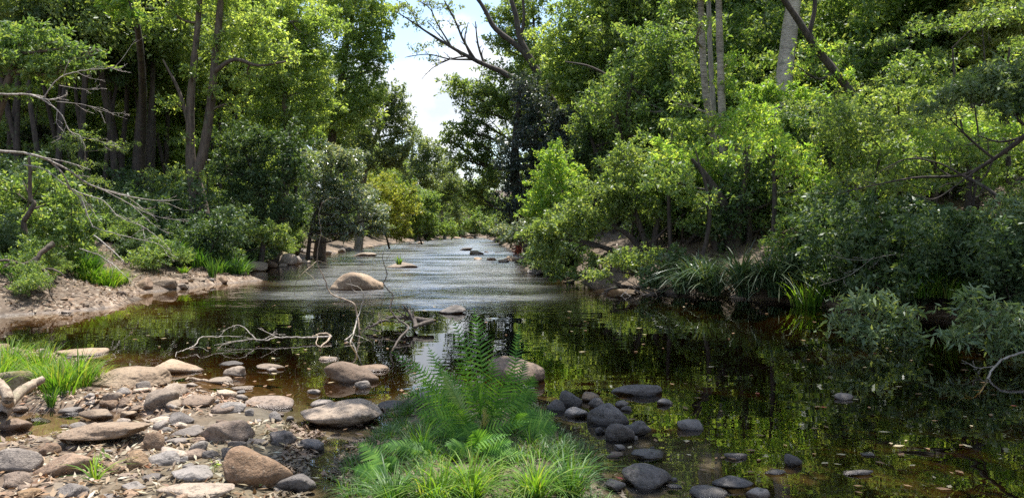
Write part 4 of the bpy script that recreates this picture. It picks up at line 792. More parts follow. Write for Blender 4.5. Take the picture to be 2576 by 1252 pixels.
SMALL = [(z1(*b), m) for b, m in [
 ((975, 475, 125, 85), 'grey'), ((820, 515, 125, 68), 'grey'), ((605, 545, 90, 58), 'grey'), ((850, 580, 110, 68), 'brown'), ((735, 605, 145, 78), 'brown'), ((615, 600, 95, 52), 'dark'),
 ((655, 662, 225, 88), 'tan'), ((465, 640, 145, 52), 'grey'), ((880, 665, 120, 58), 'tan'), ((1080, 710, 190, 58), 'tan'), ((1240, 695, 190, 98), 'dark'), ((40, 590, 95, 62), 'brown'), ((120, 630, 110, 50), 'brown'),
 ((1550, 525, 175, 82), 'tan'), ((1725, 650, 72, 62), 'grey'), ((1905, 685, 95, 82), 'grey'), ((1240, 745, 95, 48), 'tan'), ((1145, 785, 115, 48), 'grey'), ((1215, 855, 205, 78), 'grey'),
 ((1520, 720, 110, 62), 'brown'), ((2140, 880, 200, 100), 'dark'), ((1775, 858, 155, 62), 'dark'), ((1640, 882, 135, 78), 'grey'), ((1580, 947, 122, 122), 'dark'), ((1450, 947, 115, 74), 'dark'),
 ((985, 882, 88, 78), 'orange'), ((1310, 945, 190, 88), 'brown'), ((310, 910, 160, 105), 'brown'), ((155, 1220, 190, 90), 'orange'), ((770, 1048, 125, 92), 'brown'), ((905, 1218, 155, 60), 'brown'),
 ((860, 1102, 165, 62), 'brown'), ((1040, 1112, 165, 70), 'dark'), ((1255, 985, 72, 62), 'grey'), ((1295, 1032, 95, 52), 'grey'), ((1465, 985, 42, 42), 'dark'), ((1500, 995, 36, 40), 'grey'), ((1280, 890, 60, 42), 'tan'),
 ((700, 1015, 60, 40), 'brown'), ((1760, 600, 90, 40), 'brown'), ((2000, 700, 60, 40), 'grey'), ((1370, 845, 100, 60), 'brown'), ((720, 1240, 160, 40), 'grey'), ((30, 1230, 120, 60), 'brown'), ((1880, 780, 100, 40), 'brown'),
 ((1605, 320, 205, 48), 'dark'), ((1635, 370, 165, 82), 'tan'), ((1535, 438, 205, 58), 'tan'), ((1310, 465, 105, 42), 'tan'), ((1885, 340, 215, 52), 'tan'), ((1880, 362, 82, 32), 'tan'), ((1670, 487, 155, 36), 'tan'),
 ((1400, 512, 92, 36), 'tan'), ((1655, 517, 80, 30), 'grey'), ((1660, 547, 92, 36), 'tan'), ((430, 752, 90, 30), 'tan'), ((250, 858, 70, 30), 'tan'), ((970, 770, 60, 24), 'dark'), ((480, 665, 120, 26), 'grey'), ((840, 715, 100, 40), 'tan')]]
SMALL += [(z2(*b), m) for b, m in [((570, 462, 118, 62), 'grey'), ((330, 282, 135, 36), 'tan'), ((240, 510, 105, 46), 'grey'), ((1715, 492, 115, 62), 'grey'), ((1935, 598, 155, 92), 'dark'), ((2150, 548, 145, 75), 'tan'),
 ((2215, 590, 130, 80), 'dark'), ((2050, 652, 195, 84), 'grey'), ((40, 830, 130, 110), 'dark'), ((190, 880, 200, 100), 'dark')]]
SMALL += [(z3(*b), m) for b, m in [((85, 532, 92, 46), 'grey'), ((110, 562, 74, 36), 'dark'), ((345, 522, 104, 50), 'grey'), ((1465, 490, 115, 50), 'grey'), ((40, 1035, 130, 85), 'dark'), ((790, 858, 158, 52), 'grey'), ((1030, 962, 155, 42), 'grey'),
 ((1560, 958, 195, 46), 'grey'), ((410, 1048, 92, 36), 'dark'), ((412, 1002, 52, 30), 'grey'), ((165, 747, 36, 30), 'grey'), ((75, 802, 82, 40), 'grey'), ((1625, 847, 85, 30), 'grey'), ((40, 850, 120, 46), 'brown'), ((-60, 700, 80, 50), 'dark'), ((270, 805, 36, 26), 'dark')]]
SMALL += [(z4(*b), m) for b, m in [((1270, 935, 95, 40), 'tan'), ((1560, 900, 85, 46), 'brown'), ((1910, 782, 85, 62), 'brown'), ((1982, 792, 75, 26), 'tan'), ((2090, 752, 85, 62), 'grey'), ((2150, 765, 80, 26), 'tan'), ((1870, 720, 60, 44), 'moss'), ((2000, 650, 60, 60), 'moss'), ((2130, 690, 90, 36), 'grey'), ((1400, 890, 120, 30), 'tan')]]
SMALL += [(z5(*b), m) for b, m in [((1455, 521, 42, 12), 'dark'), ((1395, 564, 62, 20), 'tan'), ((1570, 583, 90, 24), 'tan'), ((1600, 572, 60, 20), 'tan'), ((1345, 420, 60, 16), 'tan'), ((1250, 422, 60, 16), 'tan'), ((1215, 405, 36, 20), 'tan'), ((1385, 418, 40, 14), 'grey'),
 ((485, 500, 120, 30), 'grey'), ((440, 510, 60, 34), 'grey'), ((570, 492, 70, 18), 'tan'), ((640, 482, 60, 12), 'tan'), ((990, 455, 62, 16), 'tan'), ((930, 458, 50, 12), 'grey'), ((250, 520, 90, 34), 'brown'), ((340, 525, 60, 30), 'grey'), ((205, 560, 60, 26), 'grey'), ((1545, 523, 60, 8), 'dark'), ((1830, 670, 70, 26), 'dark')]]
MN = {'tan': 'tan', 'grey': 'grey', 'dark': 'dark', 'brown': 'brown', 'orange': 'orange brown', 'moss': 'mossy'}
def where(px, py):
    sh, (bx, by, bw, bh) = min(LAND, key=lambda l: math.hypot((px - l[1][0]) / 1.0, (py - l[1][1]) * 1.7) - .3 * l[1][2])
    dx, dy = (px - bx) / (bw / 2), (py - by) / (bh / 2)
    h = 'left' if dx < -.45 else 'right' if dx > .45 else ''; v = 'in front' if dy > .55 else 'behind' if dy < -.55 else ''
    if v and h: return '%s and %s of %s' % (v, h, sh)
    if v == 'in front': return 'right in front of ' + sh
    if v: return 'just behind ' + sh
    if h: return '%s of %s' % (h, sh)
    return 'resting against ' + sh
SEEN = {}
ORD = ['', ' (second there)', ' (third there)', ' (fourth there)', ' (fifth there)', ' (sixth there)']
def uniq(lab, px):
    SEEN.setdefault(lab, []).append(px); n = len(SEEN[lab])
    if n == 1: return lab
    return lab + ORD[min(n, 6) - 1]
for (px, py, w, h), m in SMALL:
    asp = w / h; shp = 'flat' if asp > 2.6 else 'low' if asp > 1.9 else 'rounded' if asp > 1.25 else 'upright'
    sz = 'tiny' if w < 22 else 'small' if w < 42 else 'middle sized'
    lab = uniq('%s %s %s stone %s' % (sz, shp, MN[m], where(px, py)), px)
    rock_px(px, py, w, h, m, lab, 'stone', 'stone', p=random.choice([8, 11, 14, 18]), sub=3 if w < 22 else 4, rough=random.uniform(.8, 1.4), tilt=random.uniform(-.08, .08))
# pebbles between the stones (copies of eight)
peb = []
def pebble(x, y, s, lab, grp, m=None):
    z = gz(x, y); k = random.randrange(8)
    if len(peb) < 8:
        o = rock('pebble', lab, 'pebble', (0, 0, 0), (.5, random.uniform(.32, .48), random.uniform(.18, .34)), ['grey', 'brown', 'tan', 'dark', 'grey', 'brown', 'tan', 'orange'][len(peb)], 0, random.choice([6, 9, 14]), 0, 3); peb.append(o)
    else:
        o = peb[k].copy(); COL.objects.link(o)
    o['label'] = lab; o['group'] = grp
    o.location = (x, y, z + .08 * s); o.scale = (s, s, s); o.rotation_euler = (random.uniform(-.3, .3), random.uniform(-.3, .3), random.random() * 6.28)
def in_poly(poly, n, f, m=0.0):
    lo, hi = poly.min(0), poly.max(0); lo = np.maximum(lo, [-9, 3.6]); k = 0
    while k < n:
        x = random.uniform(lo[0], hi[0]); y = random.uniform(lo[1], hi[1])
        if abs(view(x, y) - PX0) < 1400 and float(sdf(poly, np.array([x]), np.array([y]))[0]) < -m: f(x, y); k += 1
in_poly(BAR, 195, lambda x, y: pebble(x, y, min(random.lognormvariate(-2.55, .5), .2), 'loose pebble among the leaf litter between the larger rocks of the stony bar', 'pebbles of the stony bar'), .05)
in_poly(PUD, 38, lambda x, y: pebble(x, y, random.uniform(.03, .10), 'dark pebble in the shaded shallows round the grassy islet', 'pebbles in the shaded shallows'), .1)
k = 0
while k < 36:
    x = random.uniform(-10.5, -6.5); y = random.uniform(12.5, 29); d = float(sdf(RIVER, np.array([x]), np.array([y]))[0])
    if -.15 < d < .9: pebble(x, y, random.uniform(.08, .26), 'pebble along the muddy left waterline', 'pebbles of the left waterline'); k += 1
k = 0
while k < 26:
    y = random.uniform(14, 60); x = random.uniform(-1, 9); d = float(sdf(RIVER, np.array([x]), np.array([y]))[0])
    if -.3 < d < .3: pebble(x, y, random.uniform(.15, .45), 'stone half hidden along the dark right waterline', 'stones of the right waterline'); k += 1

# ------------------------------------------------------------------ dead wood
def wood(name, label, paths, Y=None, mat='dead', tw=(2, 4, .8, .4), cat='branch', plane=None, dr=0., zmin=None, knots=.12):
    """paths: ([(px, py[, Y])...], radii); first point of the first path is the origin"""
    mb = MB(); org = None; thin = .42 if name.startswith('dead_branch') else .75 if name == 'drowned_log' else .5 if name.startswith(('drowned_branch', 'fallen_branch', 'dead_branch', 'bare_branch')) else 1.
    for i, pth in enumerate(paths):
        l, r = pth[0], pth[1]; pts, rad = SP(l, Y, r)
        if zmin is not None: pts = [np.array([p[0], p[1], max(p[2], zmin)]) for p in pts]
        if org is None: org = pts[0]
        rad = [q * thin for q in rad]; pp, rr = smooth_path(pts, rad, 5, .004); tube(mb, pp, rr, 7, knots)
        if tw and (len(pth) < 3 or pth[2]): twigs(mb, pp, rr, tw[0], tw[1], tw[2], tw[3], dr, 4, .3, plane)
    return tag(mb.build(name, BM[mat], None, org), label, cat)
# drowned branch in the middle of the river
wood('drowned_branch', 'slender dark curving branch rising from the water in front of the big midstream boulder',
 [([(905, 842, 11.5), (903, 822, 11.5), (897, 787, 11.6), (889, 763, 11.6), (856, 749, 11.7), (828, 733, 11.8), (819, 705, 11.8), (803, 676, 11.8), (798, 656, 11.8), (799, 626, 11.8), (808, 580, 11.8), (801, 544, 11.8), (810, 512, 11.8)], [.03, .03, .028, .026, .024, .02, .018, .014, .011, .009, .007, .006, .005], False),
  ([(798, 656, 11.8), (784, 668, 11.7), (767, 682, 11.6), (750, 700, 11.6), (742, 722, 11.6), (742, 742, 11.6), (752, 757, 11.6)], [.012, .012, .011, .01, .008, .006, .004], False),
  ([(767, 682, 11.6), (790, 700, 11.5), (804, 722, 11.5)], [.006, .004, .003], False), ([(799, 656, 11.8), (825, 665, 11.9), (836, 690, 11.9)], [.007, .005, .003], False),
  ([(801, 590, 11.8), (822, 600, 11.9), (838, 608, 11.9)], [.006, .005, .003], False), ([(808, 512, 11.8), (826, 500, 11.9), (846, 497, 12)], [.005, .004, .003], False)], mat='tan', tw=None)
wood('drowned_branch', 'pale forked branch curving up from the water beside the slender dark one',
 [([(898, 905, 10.3), (896, 888, 10.4), (881, 866, 10.6), (889, 838, 10.9), (898, 805, 11.1), (908, 776, 11.2), (914, 744, 11.2), (903, 722, 11.2), (871, 713, 11.2)], [.026, .026, .025, .024, .022, .018, .014, .011, .006], False),
  ([(881, 866, 10.6), (868, 857, 10.5), (874, 850, 10.6), (889, 838, 10.9)], [.016, .017, .018, .018], False), ([(893, 842, 10.9), (915, 850, 10.8), (938, 862, 10.7)], [.009, .007, .004], False), ([(912, 742, 11.2), (888, 728, 11.2), (880, 700, 11.2)], [.008, .006, .003], False)], mat='dead', tw=None)
wood('drowned_branch', 'tall dark crooked branch standing from the tangle of drowned wood',
 [([(985, 884, 10.0), (1007, 848, 10.6), (1028, 822, 11.2), (1000, 801, 11.6), (982, 776, 11.7), (988, 744, 11.8), (976, 728, 11.8), (966, 712, 11.8), (974, 690, 11.8), (965, 662, 11.8), (963, 637, 11.8), (972, 619, 11.8)], [.026, .03, .032, .03, .028, .022, .02, .018, .016, .012, .01, .006], False),
  ([(968, 660, 11.8), (985, 633, 11.9), (1006, 613, 11.9), (1035, 608, 12), (1056, 624, 12)], [.007, .006, .005, .004, .003], False), ([(987, 744, 11.8), (1000, 738, 11.8)], [.008, .004], False),
  ([(1006, 805, 11.4), (1003, 760, 11.5), (1008, 720, 11.6), (1030, 708, 11.6)], [.007, .005, .004, .003], False)], mat='wet', tw=None)
wood('drowned_log', 'dark forked log lying level on the water in front of the humped rock',
 [([(1090, 806, 11.9), (1062, 805, 11.9), (1040, 800, 12), (1000, 798, 12), (970, 799, 12)], [.05, .06, .045, .035, .02], True), ([(1088, 807, 11.9), (1060, 815, 11.7), (1040, 822, 11.6)], [.05, .045, .03], False),
  ([(1046, 822, 11.7), (1042, 805, 11.9), (1028, 785, 12), (1013, 765, 12)], [.045, .045, .03, .015], True), ([(920, 827, 11.6), (945, 815, 11.7), (962, 806, 11.9), (990, 808, 12)], [.02, .03, .028, .02], True), ([(925, 825, 11.6), (950, 832, 11.5), (965, 834, 11.4)], [.014, .014, .008], False)],
 mat='wet', tw=(2, 5, 1., .45), plane=None)
wood('drowned_branch', 'small dark twiggy fork standing in the water left of the dark forked log',
 [([(908, 840, 11.5), (925, 820, 11.6), (938, 798, 11.7), (930, 785, 11.7)], [.015, .014, .012, .006], True), ([(925, 795, 11.7), (912, 786, 11.7)], [.008, .004], False), ([(964, 832, 11.4), (958, 790, 11.8), (962, 752, 11.8)], [.012, .009, .004], True)], mat='wet', tw=(2, 4, .9, .5))
wood('fallen_branch', 'bleached branch lying along the shallow water with a curled tip at its left end',
 [([(835, 846, 10.7), (760, 848, 10.6), (699, 849, 10.5), (670, 855, 10.4), (640, 853, 10.4), (600, 858, 10.3), (540, 868, 10.2)], [.028, .022, .02, .02, .016, .012, .006], True),
  ([(649, 858, 10.4), (634, 842, 10.5), (609, 820, 10.6), (590, 819, 10.6), (569, 828, 10.5), (551, 847, 10.4)], [.016, .015, .012, .01, .008, .004], True),
  ([(610, 845, 10.4), (576, 845, 10.4), (540, 846, 10.3), (506, 848, 10.1), (495, 862, 10), (482, 873, 9.8), (462, 880, 9.6), (444, 887, 9.5), (442, 905, 9.3)], [.01, .012, .014, .014, .013, .012, .01, .008, .005], False),
  ([(470, 878, 9.7), (500, 872, 9.8), (525, 882, 9.6)], [.006, .005, .003], False), ([(666, 852, 10.4), (690, 840, 10.6), (720, 842, 10.6)], [.01, .008, .003], True)], mat='dead', tw=(2, 4, .9, .4), zmin=.015)
wood('fallen_branch', 'crooked reddish driftwood fork at the right end of the bleached branch',
 [([(795, 842, 10.8), (815, 838, 10.8), (830, 845, 10.8), (826, 856, 10.5), (812, 866, 10.3), (806, 878, 10)], [.03, .034, .034, .026, .022, .01], False), ([(800, 842, 10.8), (775, 850, 10.6)], [.02, .012], False), ([(800, 845, 10.7), (795, 862, 10.4), (803, 876, 10.1)], [.014, .012, .006], False)], mat='tan', tw=None, zmin=.01)
# left bank dead limbs
LBN = np.array([0., 1., 0])
wood('dead_branch', 'long grey dead limb arching down from the left edge over the bank to fine twigs',
 [([(-60, 372, 15.2), (0, 380, 15.5), (60, 385, 15.7), (115, 400, 15.9), (175, 430, 16.2), (210, 455, 16.4), (260, 478, 16.6), (330, 495, 16.9), (400, 505, 17.1), (455, 502, 17.3)], [.075, .07, .065, .055, .05, .045, .04, .03, .02, .008], True),
  ([(400, 505, 17.1), (430, 515, 17.2), (462, 528, 17.2), (490, 524, 17.3)], [.018, .014, .01, .004], False), ([(130, 408, 16), (160, 440, 16.1), (180, 478, 16.3), (205, 500, 16.4), (220, 540, 16.4), (232, 570, 16.4)], [.045, .04, .035, .03, .026, .02], True),
  ([(260, 478, 16.6), (330, 515, 16.8), (380, 540, 17), (440, 552, 17.1), (470, 550, 17.2)], [.026, .022, .018, .012, .005], True), ([(330, 515, 16.8), (380, 560, 16.8), (425, 590, 16.8)], [.014, .01, .004], True)],
 mat='dead', tw=(2, 5, .6, .28))
wood('dead_branch', 'second grey dead limb under the long one, crossing the bright bush',
 [([(60, 415, 16.4), (110, 425, 16.5), (150, 455, 16.6), (185, 478, 16.7), (215, 490, 16.7), (260, 505, 16.8), (300, 545, 16.8), (360, 570, 16.8), (400, 600, 16.8), (430, 628, 16.6)], [.035, .035, .032, .03, .026, .024, .02, .016, .012, .005], True),
  ([(232, 570, 16.4), (280, 585, 16.5), (340, 600, 16.6), (400, 615, 16.5), (428, 650, 16.4)], [.022, .02, .016, .01, .004], True)], mat='dead', tw=(2, 6, .7, .3))
wood('dead_branch', 'pale fallen stick sloping down the bank to the bare dirt',
 [([(236, 592, 16.2), (262, 612, 16.1), (288, 635, 16), (308, 655, 15.9), (312, 668, 15.9)], [.03, .03, .026, .02, .01], False), ([(200, 625, 15.6), (245, 640, 15.6), (270, 655, 15.6), (290, 670, 15.5), (340, 715, 15.3)], [.02, .026, .024, .018, .006], True)], mat='dead', tw=(1, 3, .7, .4))
wood('dead_stump', 'broken pale root with tangled roots low on the left bank',
 [([(135, 612, 15.2), (118, 625, 15.1), (100, 640, 15), (88, 665, 14.9), (78, 690, 14.8), (68, 725, 14.7)], [.06, .055, .045, .04, .028, .014], True), ([(95, 650, 15), (60, 665, 15), (20, 655, 15), (-20, 655, 15)], [.05, .04, .03, .02], True), ([(90, 665, 14.9), (120, 690, 14.8), (125, 730, 14.6), (130, 745, 14.5)], [.035, .03, .02, .01], True),
  ([(90, 670, 14.9), (140, 680, 14.9), (165, 695, 14.9)], [.03, .02, .01], False), ([(78, 690, 14.8), (50, 720, 14.7), (20, 740, 14.5)], [.03, .02, .01], True)], mat='brown', tw=(2, 5, .9, .5), cat='roots', dr=.3)
wood('crooked_stem', 'dark reddish crooked stem standing left in the bright bank bush',
 [([(62, 590, 17), (60, 560, 17), (68, 545, 17), (85, 512, 17), (76, 495, 17), (76, 430, 17), (72, 395, 17)], [.07, .06, .06, .05, .045, .035, .02], True)], mat='brown', tw=(2, 4, .8, .4), cat='stem')
SNAG = [([(-40, 235, 15.6), (20, 238, 15.8), (70, 238, 16), (115, 250, 16), (140, 250, 16), (165, 240, 16.1)], [.06, .055, .05, .04, .03, .015], True), ([(95, 245, 16), (125, 262, 16), (155, 290, 16), (175, 330, 16.1), (205, 345, 16.1), (215, 395, 16.2)], [.035, .032, .028, .022, .016, .006], True),
  ([(110, 245, 16), (140, 205, 16), (175, 185, 16), (225, 175, 16.1), (290, 165, 16.2), (340, 100, 16.4)], [.03, .028, .024, .018, .012, .005], True), ([(150, 215, 16), (210, 225, 16), (260, 222, 16.2)], [.018, .014, .005], True), ([(140, 255, 16), (200, 262, 16.1), (250, 275, 16.2), (320, 300, 16.3)], [.02, .015, .01, .004], True), ([(205, 345, 16.1), (250, 355, 16.2), (300, 372, 16.2)], [.012, .008, .004], True)]
wood('dead_branch', 'tangled grey dead limb with drooping twigs under the upper left foliage', SNAG, mat='dead', tw=(2, 6, .8, .34), dr=.1)
wood('driftwood', 'pale forked driftwood leaning at the left edge of the stony bar',
 [([(2, 1048, 5.9), (14, 1028, 6.0), (40, 995, 6.2), (75, 970, 6.4), (106, 953, 6.5)], [.05, .05, .045, .04, .03], False), ([(-10, 955, 6.1), (8, 975, 6.0), (20, 1002, 5.9), (22, 1015, 6.0)], [.03, .04, .042, .04], False), ([(50, 985, 6.3), (54, 968, 6.3)], [.015, .006], False)], mat='tan', tw=None, knots=.2)
wood('stick', 'thin pale stick rising by the right end of the long tapering brown slab', [([(740, 1026, 7.6), (736, 1012, 7.6), (738, 998, 7.7), (750, 987, 7.7)], [.012, .01, .008, .004], False)], mat='tan', tw=None)
wood('stick', 'curved stick lying in the water behind the craggy brown stone', [([(465, 962, 7.9), (480, 954, 8), (500, 962, 7.9), (530, 970, 7.8), (570, 978, 7.7), (590, 985, 7.6)], [.01, .014, .016, .014, .012, .006], False)], mat='tan', tw=None, zmin=.01)
wood('stick', 'dark stick lying on the litter in front of the long cracked boulder', [([(742, 1152, 5.3), (770, 1138, 5.4), (800, 1125, 5.5)], [.012, .012, .008], False)], mat='dead', tw=None)
wood('stick', 'grey stick among the litter behind the big shouldered rock', [([(600, 1040, 6.3), (630, 1055, 6.2), (650, 1072, 6.1)], [.016, .014, .008], False)], mat='dead', tw=None)
wood('bare_branch', 'crooked bare branch dipping into the dark water at the right', [([(2576, 885, 8.4), (2520, 905, 8.2), (2490, 940, 8.1), (2480, 965, 8.0), (2465, 990, 7.9), (2440, 1005, 7.9)], [.025, .022, .02, .016, .012, .006], True), ([(2500, 920, 8.2), (2460, 925, 8.3), (2420, 905, 8.3)], [.014, .01, .005], True)], mat='grey', tw=(2, 4, .8, .4))
wood('bare_branch', 'bare grey twig branch reaching left over the water below the arching limb', [([(2330, 650, 13.2), (2250, 640, 13.4), (2160, 655, 13.6), (2080, 640, 13.8)], [.016, .012, .009, .005], True), ([(2200, 645, 13.5), (2140, 690, 13.5), (2060, 720, 13.5)], [.010, .008, .004], True)], mat='grey', tw=(2, 5, .8, .35))
wood('bare_branch', 'pale bent twig poking from the water under the right bank shrub', [([(1560, 745, 17.8), (1572, 735, 17.8), (1584, 722, 17.8)], [.02, .018, .008], False), ([(1572, 735, 17.8), (1590, 748, 17.6)], [.014, .008], False)], mat='dead', tw=None)
wood('exposed_roots', 'pale and dark roots spread over the litter beside the trunks at the right waterline',
 [([(1880, 560, 21), (1900, 590, 20.5), (1890, 640, 20), (1895, 690, 19.6)], [.07, .06, .05, .03], True), ([(1890, 575, 21), (1930, 580, 21), (1990, 585, 21), (2040, 580, 21)], [.07, .07, .05, .03], True), ([(1900, 585, 20.6), (1930, 620, 20.3), (1960, 650, 20)], [.05, .04, .02], True)], mat='brown', tw=(2, 4, .9, .4), cat='roots', dr=.4)
wood('exposed_roots', 'tangle of dark roots over the water below the overhanging shrub',
 [([(1680, 690, 20), (1620, 720, 19), (1560, 722, 18.6), (1520, 730, 18.4)], [.08, .06, .04, .02], True), ([(1700, 700, 20), (1660, 735, 18.4), (1600, 745, 18)], [.06, .05, .02], True), ([(1730, 690, 20), (1760, 730, 18.6), (1740, 750, 17.8)], [.06, .05, .03], True), ([(1670, 680, 20), (1610, 690, 19.4), (1540, 680, 19)], [.05, .04, .02], True)], mat='wet', tw=(2, 5, .9, .4), cat='roots')

# ------------------------------------------------------------------ blades, sedges, ferns
def blades(mb, x, y, z, h, n, spread=.12, lean=.7, w=.006, seg=5, curl=1., base=.05):
    a = RNG.random(n) * 2 * PI; r = RNG.random(n) ** .6
    p0 = np.stack([x + base * np.cos(a) * r, y + base * np.sin(a) * r, np.full(n, z)], 1)
    a2 = a + RNG.normal(0, .5, n); out = np.stack([np.cos(a2), np.sin(a2), 0 * a], 1)
    hh = h * RNG.uniform(.45, 1.15, n); ln = lean * (.25 + r) * RNG.uniform(.4, 1.3, n)
    t = np.linspace(0, 1, seg + 1)[None, :, None]
    up = (t * hh[:, None, None]) * (1 - .38 * curl * ln[:, None, None] * t * t) * UP
    ot = out[:, None] * (ln * hh)[:, None, None] * (t ** 1.8)
    C = p0[:, None] + up + ot
    sd = np.cross(out, UP); tw = RNG.normal(0, .5, n); sd = unit(sd * np.cos(tw)[:, None] + out * np.sin(tw)[:, None])
    W = (w * RNG.uniform(.7, 1.3, n))[:, None, None] * (1 - t ** 2.2) * (.55 + .45 * np.minimum(1, t * 4))
    A = C - sd[:, None] * W; Bv = C + sd[:, None] * W
    V = np.stack([A, Bv], 2).reshape(-1, 3); k = 2 * (seg + 1)
    b = (np.arange(n) * k)[:, None, None]; s = (np.arange(seg) * 2)[None, :, None]
    mb.add(V, (b + s + np.array([0, 1, 3, 2])[None, None]).reshape(-1, 4))
def tuft(label, px, py, h, mat='grass', n=160, name='grass_tuft', cat='grass', lean=.7, w=.006, base=.08, k=1, rx=.0, Y=None, curl=1.):
    g = on_ground(px, py) if Y is None else P(px, py, Y); mb = MB()
    for i in range(k):
        x = g[0] + random.uniform(-rx, rx); y = g[1] + random.uniform(-rx, rx) * .5
        z = g[2] if Y is not None else max(gz(x, y), -.05)
        blades(mb, x, y, z - .02, h * random.uniform(.75, 1.1), n // k, lean=lean, w=w, base=base, curl=curl)
    o = mb.build(name, GM[mat], None, g); return tag(o, label, cat)
tuft('big bright lime grass tuft on the left of the stony bar behind the mossy boulder', 75, 985, .42, 'lime', 800, k=7, rx=.42, lean=.75, w=.0065, base=.13)
tuft('bright lime grass tuft spilling right beside the broad low tan rock', 185, 965, .33, 'lime', 500, k=6, rx=.2, lean=.8, w=.006, base=.12)
tuft('tall lime grass clump at the left edge behind the mossy boulder', 30, 940, .48, 'lime', 600, k=5, rx=.38, lean=.7, w=.006, base=.14)
tuft('thin green grass sprig standing at the edge of the puddle below the big tuft', 130, 1022, .24, 'grass', 40, lean=.5, w=.005, base=.03)
tuft('small lime grass seedling with long arching blades before the tilted lens slab', 238, 1212, .27, 'lime', 26, lean=1., w=.006, base=.02)
tuft('tiny green shoot between the craggy brown stone and the pale topped grey stone', 528, 1012, .07, 'lime', 10, lean=.4, w=.005, base=.01)
tuft('sunlit sedge clump on the left bank under the bright bush', 195, 680, .62, 'grass', 420, 'sedge', 'sedge', .8, .016, .3, 4, .5)
tuft('yellow green sedge clump lower on the left bank above the dirt', 245, 712, .55, 'lime', 420, 'sedge', 'sedge', .9, .012, .25, 4, .5)
tuft('pale sedge tuft right of the yellow green clump on the left bank', 300, 715, .4, 'lime', 220, 'sedge', 'sedge', .8, .011, .2, 3, .35)
tuft('light tuft of grass on the bare left bank below the dead twigs', 330, 650, .5, 'lime', 160, 'sedge', 'sedge', .7, .012, .15, 2, .3)
tuft('small tuft of grass low on the dirt left of the sedge clump', 466, 688, .25, 'lime', 90, 'sedge', 'sedge', .8, .01, .1, 1, .1)
tuft('long dark green sedge clump at the foot of the forked tree', 480, 665, .75, 'grass', 520, 'sedge', 'sedge', .75, .017, .35, 4, .7)
tuft('dark green sedge clump right of the forked tree foot', 545, 680, .75, 'grass', 520, 'sedge', 'sedge', .75, .017, .35, 4, .7)
tuft('green sedge clump above the pale rounded boulder on the waterline', 600, 690, .6, 'grass', 360, 'sedge', 'sedge', .8, .015, .3, 3, .5)
tuft('upright reed like sedge at the tip of the left spit', 535, 700, .6, 'olive' if False else 'grass', 80, 'sedge', 'sedge', .3, .012, .1, 1, .1)
tuft('small grass tuft growing on the flat midstream rock', 1004, 664, .5, 'lime', 60, lean=.5, w=.014, base=.1, Y=29.5)
STR = [(1890, 755, 16.4, 1.15, 'large dark strap leaved clump arching over the right waterline'), (1960, 758, 16.1, 1.15, 'dark strap leaved clump right of the large one on the right waterline'), (1815, 745, 17, .85, 'strap leaved clump left of the large one near the trunks'), (2020, 752, 15.9, 1.1, 'strap leaved clump at the right end of the dark row'),
       (1760, 735, 17.6, .9, 'small strap leaved clump among the roots')]
for px, py, Y, h, lab in STR:
    g = P(px, py, Y); g[2] = max(gz(g[0], g[1]), .05); mb = MB()
    for i in range(5): blades(mb, g[0] + random.uniform(-.5, .5), g[1] + random.uniform(0, .8), g[2] + random.uniform(0, .35), h, 75, lean=1.15, w=.018, seg=6, base=.16, curl=1.6)
    tag(mb.build('strap_plant', GM['strap'], None, g), lab, 'plant')
tuft('yellow green sunlit grass clump between the strap leaved row and the near shrubs', 2075, 745, .8, 'lime', 320, 'sedge', 'sedge', .7, .013, .3, 4, .5)
tuft('sunlit tuft of grass on the dark bank under the bare grey twig branch', 2330, 745, .65, 'lime', 240, 'sedge', 'sedge', .8, .012, .25, 3, .35, Y=13.)
tuft('dim green grass patch on the shaded bank right of the sunlit tuft', 2400, 720, .6, 'grass', 200, 'sedge', 'sedge', .8, .012, .3, 3, .5, Y=13.2)
for i, (px, py, h) in enumerate([(100, 640, .6), (40, 700, .5), (380, 640, .45), (650, 640, .6)]):
    tuft(['grass clump between the crooked stem and the broken root', 'dry grass clump at the left edge above the roots', 'loose grass clump on the left bank beneath the dead twigs', 'grass clump among the mossy rocks of the left bank'][i], px, py, h, 'grass' if i % 2 else 'lime', 200, 'sedge', 'sedge', .8, .013, .3, 3, .5)
# grass of the islet
def islet_grass():
    mb, ml, md = MB(), MB(), MB(); k = 0
    lo, hi = ISLE.min(0), ISLE.max(0)
    while k < 340:
        x = random.uniform(lo[0], hi[0]); y = random.uniform(max(lo[1], 3.4), hi[1])
        d = float(sdf(ISLE, np.array([x]), np.array([y]))[0])
        if d > -.02: continue
        k += 1; z = gz(x, y)
        sun = y < 4.95 and -.6 < x < .5  # sunlit strip put into the colour by mixing in lighter blades
        h = random.uniform(.08, .17) * (.8 if y > 5.5 else 1)
        blades(ml if sun and random.random() < .4 else mb, x, y, z - .01, h, 42, lean=.95, w=.0036, base=.07, seg=6, curl=1.5)
        if random.random() < .5: blades(md, x, y, z - .01, h * .8, 14, lean=1., w=.0025, base=.08, curl=1.4)
    tag(mb.build('grass', GM['grass'], None), 'fine green grass covering the islet under the ferns', 'grass', None, 'stuff')
    tag(ml.build('grass', GM['lime'], None), 'yellow green grass coloured as sunlit at the bottom edge in front of the ferns', 'grass', None, 'stuff')
    tag(md.build('dead_grass', GM['dry'], None), 'dry dead grass blades mixed through the islet grass', 'grass', None, 'stuff')
islet_grass()
